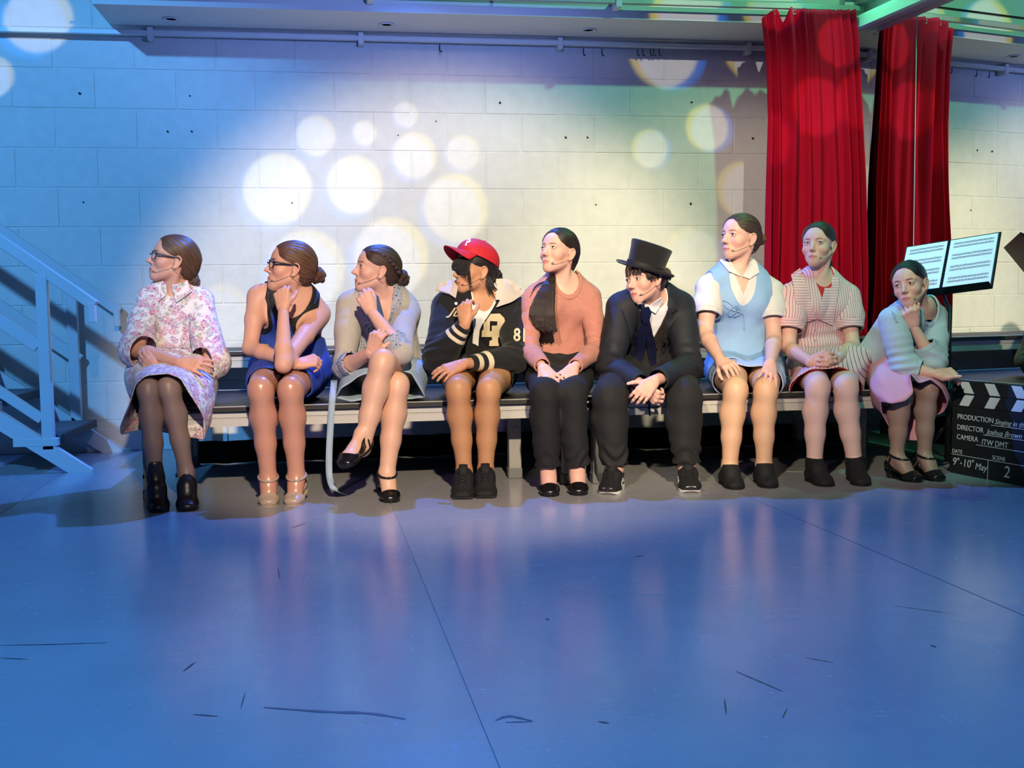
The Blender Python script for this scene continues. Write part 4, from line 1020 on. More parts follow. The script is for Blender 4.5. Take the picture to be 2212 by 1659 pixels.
def tl(P, V):
    """torso coordinates about the neck base: across, up, forward"""
    d = V-P.J['N']; return d @ P.lat, d @ P.up, d @ P.fwd
def cloth(P, name, S, h, m, cuts=(), fold=(.003, 40.), parent=None, rimd=.006, seed=1, it=2, split=None, keepmesh=False, extra_fold=None):
    """mesh a garment volume, wrinkle it and cut its openings; cuts are fields that are positive where cloth is removed"""
    V, Q = S.mesh(h); V = relax(V, Q, it, .5); nn = normals(V, Q)
    d = fold[0]*waves(V, fold[1], seed)+fold[0]*.5*waves(V, fold[1]*2.3, seed+7)
    if extra_fold is not None: d = d+extra_fold(V)
    V = V+nn*d[:, None]; T = tris(Q)
    for f in cuts:
        V, T = clip(V, T, f(V))[:2]
    if keepmesh: return V, T
    return finish(P, name, V, T, m, parent, rimd)
def finish(P, name, V, T, m, parent=None, rimd=.006):
    if rimd: V, T = rim(V, T, rimd)
    return mesh_obj(name, V, T, m, parent or P.root)
def arm_cut(P, sd, seg, t, wav=.0):
    """field that removes cloth beyond fraction t of upper arm ('U') or forearm ('F')"""
    a, e, w = P.J['S'+sd], P.J['E'+sd], P.J['W'+sd]; p, q = (a, e) if seg == 'U' else (e, w); L_ = np.linalg.norm(q-p)
    def f(V):
        r = (seg_t(V, p, q)-t)*L_
        if seg == 'F': r = np.where(seg_d(V, e, w) < seg_d(V, a, a+(e-a)*.92)+.0, r, -1.)
        return r
    return f
def sleeve(P, sd, d, seg, t, m, parent, h=.0062, extra=None, fold=(.004, 26.), name='sleeve', bands=None, rimd=.007, dF=None, seed=0, crease=.0):
    """sleeve cloth around one arm, cut off at fraction t of the upper arm or forearm; bands = [(from, to, name, material)] split off near the end"""
    S = SDF(); a, e, w = P.J['S'+sd], P.J['E'+sd], P.J['W'+sd]
    S.ops += P.S.inflate(d, ['UA'+sd]).ops
    if seg == 'F': S.ops += P.S.inflate(d if dF is None else dF, ['FA'+sd]).ops
    if extra: extra(S, a, e, w)
    el = lambda V: crease*np.sin(seg_t(V, a, e)*38+6*waves(V, 12., seed))*np.exp(-((np.linalg.norm(V-e, axis=1))/.09)**2)
    V, Q = S.mesh(h); V = relax(V, Q, 2, .5); nn = normals(V, Q); V = V+nn*(fold[0]*waves(V, fold[1], seed+3)+fold[0]*.5*waves(V, fold[1]*2.3, seed+9)+el(V))[:, None]; T = tris(Q)
    V, T = clip(V, T, arm_cut(P, sd, seg, t)(V))[:2]; subs = []
    for b0, b1, nm, bm_ in (bands or []):
        f0, f1 = arm_cut(P, sd, seg, b0), arm_cut(P, sd, seg, b1)
        rest, cut = split(V, T, f0); c2, back = split(cut[0], cut[1], f1) if b1 < t else (cut, None)
        if back is not None and len(back[1]): n0 = len(rest[0]); rest = (np.concatenate([rest[0], back[0]]), np.concatenate([rest[1], back[1]+n0]))
        V, T = rest; subs.append((nm, c2, bm_))
    o = finish(P, name, V, T, m, parent, rimd)
    for nm, c2, bm_ in subs: finish(P, nm, *c2, bm_, o if parent is None or parent is P.root else parent, rimd)
    return o
def torso(P, d, extra=(), sh=.30):
    """torso volume with the shoulder stumps that the sleeves cover"""
    S = P.S.inflate(d, ['TO']+list(extra)); ar = P.opt.get('arm', 1.)
    if sh:
        for sd in 'LR': a, e = P.J['S'+sd], P.J['E'+sd]; S.cone(a, a+(e-a)*sh, .050*ar+d, .047*ar+d, .03)
    return S
def neck_hole(P, r, dz=0., fz=.0, ell_=1.):
    """round neck opening tilted forward"""
    def f(V):
        u, v, w = tl(P, V); rr = np.sqrt((u/ell_)**2+(w-.01)**2); return np.where(v > -.16, r-rr+0*v, -1.)*1.
    return f
def below(P, v0):
    def f(V): u, v, w = tl(P, V); return -(v-v0)
    return f
def thigh_cut(P, t, r=.19, wave=.004):
    """field that removes cloth beyond fraction t along the thighs"""
    a = (P.J['HL']+P.J['HR'])/2; b = (P.J['KL']+P.J['KR'])/2; L_ = np.linalg.norm(b-a)
    def f(V): return (seg_t(V, a, b)-t)*L_+wave*np.sin((V-a) @ P.hl*40)
    return f
def lap_sdf(P, d, tags=('TH',), fill=1.5, rad=.08, drop=.0):
    S = SDF()
    for sd in 'LR':
        for o in P.S.inflate(d, ['TH'+sd]).ops: S.ops.append(o)
    a = (P.J['HL']+P.J['HR'])/2; b = (P.J['KL']+P.J['KR'])/2
    S.cone(a+np.array((0, 0, drop)), b+np.array((0, 0, drop)), rad, rad*.75, .04, n=P.hl, sa=fill*1.15, sb=fill)
    for o in P.S.inflate(d, ['TO']).ops:
        if o[0] == 'e' and np.linalg.norm(o[1][0]-a) < .1: S.ops.append(o)
    S.cone(P.tp[0], P.tp[1], .165*P.opt.get('build', 1)+d, .150*P.opt.get('build', 1)+d, .03, n=P.fwd, sa=.66)
    return S
# ---- shoes
def hit(S, o, d, L=.2, n=80):
    """first point where the ray o + t d enters the volume S"""
    t = np.linspace(0, L, n); p = np.asarray(o)+np.outer(t, nrm(d)); v = S.at(p); k = np.where(v < 0)[0]
    if len(k) == 0: return None
    i = k[0]
    if i == 0: return p[0]
    f = v[i-1]/(v[i-1]-v[i]); return p[i-1]+(p[i]-p[i-1])*f
def shoe(P, sd, kind, m, sole_m=None, extra=None, label=None):
    fo, B, L, hr = P.__dict__['foot'+sd]; q = lambda x, y, z: fo+B @ np.array([x, y*L, z]); loc = lambda V: ((V-fo) @ B)/np.array((1, L, 1))
    d = dict(mary=.0035, boot=.005, sneaker=.008, flat=.0035, jazz=.0045)[kind]; S = P.S.inflate(d, ['FT'+sd])
    if kind == 'boot': S.cone(P.J['A'+sd], P.J['A'+sd]+nrm(P.J['K'+sd]-P.J['A'+sd])*.05, .037, .041, .01)
    S.cone(q(0, .70, .022), q(0, .94, .016), .022+d, .013+d*.6, .012, n=B[:, 0], sa=1.45, sb=1.9)
    V, Q = S.mesh(.0034); V = relax(V, Q, 2, .5); p = loc(V)
    ky = [-.2, .05, .18, .32, .48, .60, .68, .76, .84, .90, 1.2]; lf = sd in P.opt.get('lift', ())
    hh = .6 if lf else 1.
    kz = dict(mary=[.044+hr*hh, .044+hr*hh, .036+hr*hh, .024+hr*.6, .022+hr*.3, .024, .027, .036, .06, .2, .2],
              flat=[.050+hr, .050+hr, .042+hr, .032+hr, .028, .028, .032, .042, .07, .2, .2],
              boot=[.125, .125, .118, .100, .102, .2, .2, .2, .2, .2, .2],
              jazz=[.066, .066, .062, .066, .088, .2, .2, .2, .2, .2, .2],
              sneaker=[.080, .076, .068, .072, .092, .2, .2, .2, .2, .2, .2])[kind]
    top = np.interp(p[:, 1], ky, kz)+(.005*np.abs(p[:, 0])/.03 if kind in ('mary', 'flat') else 0)
    V, T, p = clip(V, Q, p[:, 2]-top, p)
    z0f = (lambda y: .018+.010*np.clip(.5-y, 0, 1)) if kind == 'sneaker' else (lambda y: .004+hr*np.clip(1-y/.62, 0, 1)**1.3)
    V, T, p = clip(V, T, z0f(p[:, 1])*.9-p[:, 2], p)
    V, T = rim(V, T, .005)
    sh = mesh_obj('shoe', V, T, m, P.root)
    if label: sh['label'] = label
    # sole
    ys = np.linspace(-.03, 1.01, 24); wd = np.interp(ys, [-.03, .02, .12, .32, .5, .70, .86, .95, 1.01], [.010, .024, .031, .028, .032, .042, .037, .027, .008])+d*.7+(.004 if kind == 'sneaker' else .0)
    th = dict(mary=.004, flat=.004, boot=.005, jazz=.004, sneaker=.020)[kind]; b_ = MB(); v = []; f = []
    for y, w in zip(ys, wd):
        z0 = hr*max(0, 1-y/.62)**1.3 if kind != 'sneaker' else .0+.010*max(0, (y-.85)/.15)**2; z1 = z0+th+(.010*max(0, (.5-y)) if kind == 'sneaker' else .002)
        v += [q(-w*.95, y, z0), q(w*.95, y, z0), q(w, y, (z0+z1)/2), q(w*.97, y, z1), q(-w*.97, y, z1), q(-w, y, (z0+z1)/2)]
    n_ = len(ys); k_ = 6
    for i in range(n_-1):
        for j in range(k_): f.append((i*k_+j, i*k_+(j+1) % k_, (i+1)*k_+(j+1) % k_, (i+1)*k_+j))
    f += [tuple(range(k_-1, -1, -1)), tuple((n_-1)*k_+j for j in range(k_))]
    b_.add(v, f); b_.build('sole', sole_m or m, sh, True, 50)
    if hr > .02:
        MB().tube([q(0, .10, hr+.008), q(0, .105, hr*.5), q(0, .115, .003), q(0, .115, 0)], [.027, .021, .018, .018], 14, squash=1.1).build('heel', sole_m or m, sh, True, 50)
    leg = SDF(); leg.ops = [o for o in P.S.ops if o[6] in ('FT'+sd, 'SH'+sd)]
    if kind == 'mary':
        a = P.J['A'+sd]; pts = []
        for t in np.linspace(0, 2*math.pi, 25):
            dr = B @ np.array([math.sin(t), math.cos(t), 0]); c = a+B @ np.array([0, .004, .004-.014*math.cos(t)]); h_ = hit(leg, c+dr*.11, -dr, .11); pts.append((h_ if h_ is not None else c+dr*.03)+dr*.0022)
        MB().tube(pts, .0036, 6, squash=1.5).build('strap', m, sh, True)
        for sg in (-1, 1):
            e0 = pts[6 if sg > 0 else 18]; e1 = q(sg*.027, .16, .034+hr*.85); MB().tube([e0, (e0+e1)/2+B[:, 0]*sg*.004, e1], .0032, 6, squash=1.5).build('strap_side', m, sh, True)
        c = pts[18 if sd == 'L' else 6]; MB().box((-.0025, -.005, -.006), (.0025, .005, .006), .001, B, c).build('buckle', CHROME, sh)
    if kind == 'sneaker':
        lc = MB(); dv = B @ np.array([0, -.75, -.65])
        def on_top(x, y, z, up=.003):
            h_ = hit(S, q(x, y, z)-dv*.10, dv, .2); return (h_ if h_ is not None else q(x, y, z))-dv*up
        rows = [(.40+.062*k, .092-.008*k) for k in range(6)]
        for (y0, za), (y1, zb) in zip(rows[:-1], rows[1:]):
            for sg in (-1, 1): lc.tube([on_top(sg*(-.020+.040*t), y0+(y1-y0)*t, za+(zb-za)*t) for t in np.linspace(0, 1, 6)], .0026, 6)
        y, z = rows[0]
        for sg in (-1, 1): lc.tube(spline([on_top(0, y, z), on_top(sg*.018, y+.02, z, .012), on_top(sg*.034, y+.08, z-.012, .006), on_top(sg*.014, y+.05, z, .005)], 10), .0022, 6)
        lc.build('laces', extra or m, sh, True)
        tg_ = [on_top(0, .36, .098, -.002)+B[:, 2]*.012, on_top(0, .42, .09, .001), on_top(0, .56, .08, .001)]
        MB().tube(tg_, [.019, .020, .016], 12, squash=.35).build('tongue', m, sh, True)
    return sh, q
# ---- worn things
def headset(P, side=-1, col=None, end=(.5,), drop=0.):
    m = mat('headset_wire', srgb(206, 168, 138), .5); tipm = mat('microphone_foam', srgb(140, 108, 88), .8); L = P.L; q = side; e = None
    pts = [L((q*.079, -.022, .012)), L((q*.081, -.006, .031)), L((q*.078, .008, .016)), L((q*.0715, .012, -.022)), L((q*.060, .045, -.046)), L((q*.047, .070, -.058)), L((q*.036, .085, -.060-drop))]
    o = MB().tube(spline(pts, 22), .0011, 6).build('headset_microphone', m, P.root, True); o['label'] = 'thin skin-toned headset microphone on the cheek'
    MB().tube(spline(pts[-2:], 3)[1:]+[np.asarray(pts[-1])+nrm(pts[-1]-pts[-2])*.004], [.0016, .0022, .0012], 8).build('microphone_tip', tipm, o, True)
    MB().tube(spline([L((q*.0715, .012, -.022)), L((q*.069, .012, -.028)), L((q*.064, -.016, -.045)), L((q*.045, -.050, -.055))], 10), .0014, 6).build('cable', m, o, True)
def glasses(P, m, dz=0., shape=1.):
    L = P.L; fr = MB(); lens = []
    o = None
    e = None
    for q in (-1, 1):
        c = np.array((q*.033, .101, .012+dz)); pts = []
        for t in np.linspace(0, 2*math.pi, 25): 
            ct, st = math.cos(t), math.sin(t); k = 2.6; xx = abs(ct)**(2/k)*(1 if ct > 0 else -1)*.0265; zz = abs(st)**(2/k)*(1 if st > 0 else -1)*(.0195)*shape
            pts.append(L(c+np.array((xx, -abs(xx+q*.033)*.16-.004*(abs(xx)/.0265), zz))))
        fr.tube(pts, .0024, 6, cap=False); lens.append(pts)
    fr.tube([L((-.008, .1035, .016+dz)), L((0, .106, .018+dz)), L((.008, .1035, .016+dz))], .0024, 6)
    o = fr.build('glasses', m, P.root, True)
    for q in (-1, 1):
        MB().tube(spline([L((q*.0585, .092, .018+dz)), L((q*.068, .080, .019+dz)), L((q*.0755, .03, .020+dz)), L((q*.080, -.004, .022+dz)), L((q*.080, -.022, .006+dz))], 14), .0026, 6, squash=1.7).build('temple_arm', m, o, True)
    gm = bpy.data.materials.get('lens_glass')
    if gm is None:
        gm = mat('lens_glass', (.9, .95, 1, 1), .02, spec=.6); nt, b = nodes(gm); b.inputs['Alpha'].default_value = .18
    for pts in lens: MB().add(pts[:-1], [tuple(range(len(pts)-1))]).build('lens', gm, o)
def button(P, V0, n, r, m, parent, name='button'):
    A = axes(z=n, x=P.lat); return MB().lathe([(0, 0), (r, 0), (r*1.05, r*.25), (r*.8, r*.42), (r*.55, r*.34), (0, r*.34)], 14, V0, A).build(name, m, parent, True)
def surf(V, T, p, d):
    """outermost mesh point near the line p + t d (towards d): used to seat trims on cloth"""
    q = V-p; a = q @ d; off = np.linalg.norm(q-np.outer(a, d), axis=1); k = np.where(off < .012)[0]
    if len(k) == 0: k = np.argsort(off)[:4]
    return p+d*np.max(a[k])
def patch_text(P, s, size, at, A, m, parent, extr=.002, bold=.0, shear=0., name='lettering', label=None, V=None):
    """raised lettering laid on cloth: frame A (columns right, up, out); follows the cloth surface V when given"""
    me = text_mesh(s, size, extr, shear, bold); n_ = len(me.vertices); co = np.zeros(n_*3, np.float32); me.vertices.foreach_get('co', co); co = co.reshape(-1, 3).astype(float)
    p = np.asarray(at)+co @ A.T
    if V is not None: p = drape_on(p, V, A[:, 2], co[:, 2])
    me.vertices.foreach_set('co', p.astype(np.float32).ravel()); me.materials.append(m); ob = link(name, me, parent)
    if label: ob['label'] = label
    return ob
def drape_on(p, V, d, h=0., r=.010):
    """lift points along d until they lie on the cloth points V"""
    d = nrm(d); e1 = nrm(np.cross(d, (0, 0, 1.))); e2 = np.cross(d, e1); a = V @ d; U = np.stack([V @ e1, V @ e2], 1); q = np.stack([p @ e1, p @ e2], 1); out = p.copy(); base = p @ d; hh = np.broadcast_to(h, (len(p),))
    for i in range(len(p)):
        w = np.sum((U-q[i])**2, 1); k = np.where((w < r*r) & (np.abs(a-base[i]) < .12))[0]
        if len(k): ww = np.exp(-w[k]/(r*r*.3)); top = a[k].max(); kk = a[k] > top-.03; z = (a[k][kk] @ ww[kk])/ww[kk].sum(); out[i] = p[i]+d*(z-base[i]+max(hh[i], 0)+.0015)
    return out
# ---- trims seated on cloth: outlines are taken where the photo shows them and laid onto the cloth surface
from mathutils.bvhtree import BVHTree
def bvh(*objs):
    V = []; Fc = []
    for o in objs:
        n = len(V); V += [v.co.copy() for v in o.data.vertices]; Fc += [[i+n for i in p.vertices] for p in o.data.polygons]
    return BVHTree.FromPolygons(V, Fc)
def on(b, x, y, off=.003, Y=None):
    d = FWD+RGT*(x-1106)/F_PX-UPV*(y-829.5)/F_PX; d = d/np.linalg.norm(d)
    h = b.ray_cast(Vector(CAM+d*3.0), Vector(d), 3.2)
    if h[0] is None or (Y is not None and abs(h[0].y-Y) > .25): return None, None
    n = np.array(h[1]); n = n if n @ d < 0 else -n
    return np.array(h[0])+n*off, n
def decal(b, poly, name, m, parent, off=.003, thick=.003, step=9., Y=None, smooth=True, curl=None, keep=False):
    """thin piece of cloth with the outline poly laid on the surface b"""
    bm = bmesh.new(); vs = [bm.verts.new((p[0], p[1], 0)) for p in poly]; bm.faces.new(vs); bmesh.ops.triangulate(bm, faces=bm.faces[:])
    for _ in range(6):
        e = [q for q in bm.edges if q.calc_length() > step]
        if not e: break
        bmesh.ops.subdivide_edges(bm, edges=e, cuts=1); bmesh.ops.triangulate(bm, faces=bm.faces[:])
    bm.verts.index_update(); px = np.array([v.co[:2] for v in bm.verts]); T = np.array([[v.index for v in f.verts] for f in bm.faces]); bm.free()
    pos = np.zeros((len(px), 3)); nr = np.zeros((len(px), 3)); ok = np.zeros(len(px), bool)
    for i, (x, y) in enumerate(px):
        p, n = on(b, x, y, 0., Y)
        if p is not None: pos[i] = p; nr[i] = n; ok[i] = True
    if ok.any():
        for i in np.where(~ok)[0]:
            j = np.where(ok)[0][np.argmin(np.sum((px[ok]-px[i])**2, 1))]; pos[i] = W(px[i, 0], px[i, 1], pos[j, 1]); nr[i] = nr[j]
    else:
        for i in range(len(px)): pos[i] = W(px[i, 0], px[i, 1], Y if Y is not None else -1.6); nr[i] = (0, -1, 0)
    for _ in range(3):   # even out depth so the piece lies smoothly
        e = np.concatenate([T[:, [0, 1]], T[:, [1, 2]], T[:, [2, 0]]]); e = np.concatenate([e, e[:, ::-1]]); dg = np.bincount(e[:, 0], minlength=len(px)).astype(float)
        av = np.stack([np.bincount(e[:, 0], nr[e[:, 1], k], len(px)) for k in range(3)], 1)/dg[:, None]; nr = nr*.5+av*.5; nr /= np.linalg.norm(nr, axis=1)[:, None]
    o = off if curl is None else off+curl(px)
    o = np.broadcast_to(o, (len(px),))
    top = pos+nr*(o+thick)[:, None]; bot = pos+nr*o[:, None]; n0 = len(px)
    fn = np.cross(top[T[:, 1]]-top[T[:, 0]], top[T[:, 2]]-top[T[:, 0]]); flip = (np.sum(fn*nr[T[:, 0]], 1) < 0); T[flip] = T[flip][:, ::-1]
    e = np.concatenate([T[:, [0, 1]], T[:, [1, 2]], T[:, [2, 0]]]); u, iv, c = np.unique(np.sort(e, 1), axis=0, return_inverse=True, return_counts=True); be = e[c[iv.ravel()] == 1]
    side = np.concatenate([np.stack([be[:, 1], be[:, 0], be[:, 0]+n0], 1), np.stack([be[:, 1], be[:, 0]+n0, be[:, 1]+n0], 1)])
    Tt = np.concatenate([T, T[:, ::-1]+n0, side])
    ob = mesh_obj(name, np.concatenate([top, bot]), Tt, m, parent, smooth)
    if smooth: ob.data.set_sharp_from_angle(angle=math.radians(60))
    return ob
def band(b, pts, w, name, m, parent, off=.003, thick=.003, n=24, Y=None, taper=None):
    """ribbon of width w pixels along a line on the surface"""
    c = np.array(spline([np.array((p[0], p[1], 0.)) for p in pts], n))[:, :2]; t = np.gradient(c, axis=0); t /= np.linalg.norm(t, axis=1)[:, None]; nn = np.stack([-t[:, 1], t[:, 0]], 1)
    ww = (np.full(n, w) if taper is None else np.interp(np.linspace(0, 1, n), np.linspace(0, 1, len(taper)), taper)*w)[:, None]/2
    return decal(b, list(c+nn*ww)+list((c-nn*ww)[::-1]), name, m, parent, off, thick, max(5, w), Y)
def cord(b, pts, r, name, m, parent, off=.003, n=20, Y=None):
    c = np.array(spline([np.array((p[0], p[1], 0.)) for p in pts], n))[:, :2]; out = []
    for x, y in c:
        p, q = on(b, x, y, off, Y)
        if p is None: p = W(x, y, out[-1][1] if out else (Y or -1.6))
        out.append(p)
    return MB().tube(out, r, 6).build(name, m, parent, True)
def text_on(b, s, x, y, size, name, m, parent, rot=0., off=.003, thick=.002, bold=0., shear=0., xs=1., label=None):
    """lettering whose baseline starts at x, y; size in photo pixels"""
    me = text_mesh(s, 1.0, .5, shear, bold); n = len(me.vertices); co = np.zeros(n*3, np.float32); me.vertices.foreach_get('co', co); co = co.reshape(-1, 3)
    ca, sa = math.cos(rot), math.sin(rot); P3 = np.zeros((n, 3)); last = None
    for i in range(n):
        u, v = co[i, 0]*size*xs, -co[i, 1]*size; p, q = on(b, x+u*ca-v*sa, y+u*sa+v*ca, off+(thick if co[i, 2] > 0 else 0))
        if p is None: p = last if last is not None else W(x, y, -1.6)
        P3[i] = p; last = p
    me.vertices.foreach_set('co', P3.astype(np.float32).ravel()); me.materials.append(m); ob = link(name, me, parent)
    if label: ob['label'] = label
    return ob
def stud(b, x, y, r, m, parent, name='button', off=.0):
    p, n = on(b, x, y, off)
    if p is None: return
    return MB().lathe([(0, -.001), (r, -.001), (r*1.05, r*.3), (r*.8, r*.5), (r*.5, r*.4), (0, r*.4)], 14, p, axes(z=n, x=(1, 0, 0.1))).build(name, m, parent, True)
def split(V, T, f):
    """cut a mesh in two along the zero line of field f; returns the negative and the positive part"""
    return clip(V, T, f(V))[:2], clip(V, T, -f(V))[:2]
def sheet(name, rings, m, parent, n=72, mid=6, thick=.003, seed=0, fold=0., ff=30., closed=True, cap=None):
    """cloth lofted through closed outlines"""
    R = []
    for r in rings:
        r = np.asarray(r, float); q = np.concatenate([r, r[:1]]) if closed else r; d = np.concatenate([[0], np.cumsum(np.linalg.norm(np.diff(q, axis=0), axis=1))]); d /= d[-1]
        t = np.linspace(0, 1, n, endpoint=not closed); R.append(np.stack([np.interp(t, d, q[:, k]) for k in range(3)], 1))
    k = len(R); rows = np.array([spline([R[i][j] for i in range(k)], (k-1)*mid+1) for j in range(n)]).transpose(1, 0, 2); m_ = rows.shape[0]; V = rows.reshape(-1, 3)
    nn = n if closed else n-1; Q = np.array([[i*n+j, i*n+(j+1) % n, (i+1)*n+(j+1) % n, (i+1)*n+j] for i in range(m_-1) for j in range(nn)])
    V = relax(V, Q, 2, .4)
    if fold: V = V+normals(V, Q)*(fold*waves(V, ff, seed)*np.repeat(np.linspace(.4, 1, m_), n))[:, None]
    ob = mesh_obj(name, V, Q, m, parent); md = ob.modifiers.new('thickness', 'SOLIDIFY'); md.thickness = thick; md.offset = 0
    return ob
def ring(c, a, b, ex, ey, n=24, ph=0.):
    return [np.asarray(c)+np.asarray(ex)*a*math.cos(t)+np.asarray(ey)*b*math.sin(t) for t in np.linspace(0, 2*math.pi, n, endpoint=False)+ph]
# ---- patterned cloth
def knit_mat(name, col, rough=.85, spec=.2, var=.12): return mat(name, col, rough, spec=spec, bump=.5, bscale=420, var=var, vscale=60, sheen=.15)
def floral_mat():
    m = mat('floral_cloth', srgb(238, 232, 232), .8, spec=.2); nt, b = nodes(m); g = N(nt, 'ShaderNodeTexCoord'); src = g.outputs['Object']
    wn = N(nt, 'ShaderNodeTexNoise', i_Scale=60., i_Detail=3.); lnk(nt, src, wn.inputs['Vector'])
    wv = N(nt, 'ShaderNodeVectorMath', operation='MULTIPLY_ADD'); lnk(nt, wn.outputs['Color'], wv.inputs[0]); wv.inputs[1].default_value = (.030, .030, .030); lnk(nt, src, wv.inputs[2])
    c = (.82, .77, .77, 1); base = None
    for sc_, thr, cols, sd in ((44., .54, [srgb(122, 130, 108), srgb(150, 150, 130), srgb(120, 112, 140), srgb(140, 148, 122)], 3.), (32., .52, [srgb(166, 44, 100), srgb(204, 96, 132), srgb(140, 56, 122), srgb(186, 66, 116)], 0.)):
        mp = N(nt, 'ShaderNodeMapping'); mp.inputs['Location'].default_value = (sd, sd*.7, sd*1.3); lnk(nt, wv.outputs[0], mp.inputs[0])
        v = N(nt, 'ShaderNodeTexVoronoi', i_Scale=sc_); lnk(nt, mp.outputs[0], v.inputs['Vector'])
        v2 = N(nt, 'ShaderNodeTexVoronoi', i_Scale=sc_*3.4); lnk(nt, mp.outputs[0], v2.inputs['Vector'])
        s_ = N(nt, 'ShaderNodeSeparateColor'); lnk(nt, v.outputs['Color'], s_.inputs[0])
        hue = ramp(nt, s_.outputs[0], [(0, cols[0]), (.3, cols[1]), (.6, cols[2]), (.85, cols[3])], 'CONSTANT')
        pet = mixc(nt, ramp(nt, v2.outputs['Distance'], [(.15, (0, 0, 0, 1)), (.55, (1, 1, 1, 1))]), hue, mixc(nt, .55, hue, (.95, .9, .92, 1)))
        d = M_(nt, 'ADD', v.outputs['Distance'], M_(nt, 'MULTIPLY', v2.outputs['Distance'], .22))
        fac = M_(nt, 'LESS_THAN', d, thr+.08); fac = M_(nt, 'MULTIPLY', fac, M_(nt, 'GREATER_THAN', s_.outputs[1], .18))
        base = mixc(nt, fac, base if base is not None else c, pet)
    lnk(nt, base, b.inputs['Base Color']); return m
def stripe_mat(name, base, line, dirv, freq, width=.16, wob=.15):
    """thin stripes perpendicular to dirv, freq per metre"""
    m = mat(name, base, .8, spec=.2, bump=.2, bscale=300); nt, b = nodes(m); g = N(nt, 'ShaderNodeTexCoord')
    dt = N(nt, 'ShaderNodeVectorMath', operation='DOT_PRODUCT'); lnk(nt, g.outputs['Object'], dt.inputs[0]); dt.inputs[1].default_value = tuple(float(q) for q in dirv)
    n = N(nt, 'ShaderNodeTexNoise', i_Scale=14.); lnk(nt, g.outputs['Object'], n.inputs['Vector'])
    w = M_(nt, 'ADD', M_(nt, 'MULTIPLY', dt.outputs['Value'], freq), M_(nt, 'MULTIPLY', n.outputs[0], wob)); fr = M_(nt, 'FRACT', w); lnk(nt, mixc(nt, M_(nt, 'LESS_THAN', fr, width), base, line), b.inputs['Base Color']); return m
def scroll_mat(name, base, ink, light, scale=55.):
    """embroidered leaf scrolls"""
    m = mat(name, base, .85, spec=.2); nt, b = nodes(m); g = N(nt, 'ShaderNodeTexCoord'); n = N(nt, 'ShaderNodeTexNoise', i_Scale=scale*.35, i_Detail=1., i_Distortion=.6); lnk(nt, g.outputs['Object'], n.inputs['Vector'])
    w = M_(nt, 'FRACT', M_(nt, 'MULTIPLY', n.outputs[0], 9.)); c = ramp(nt, w, [(0, ink), (.13, ink), (.16, base), (.5, base), (.52, light), (.8, light), (.82, base)], 'CONSTANT'); lnk(nt, c, b.inputs['Base Color']); return m
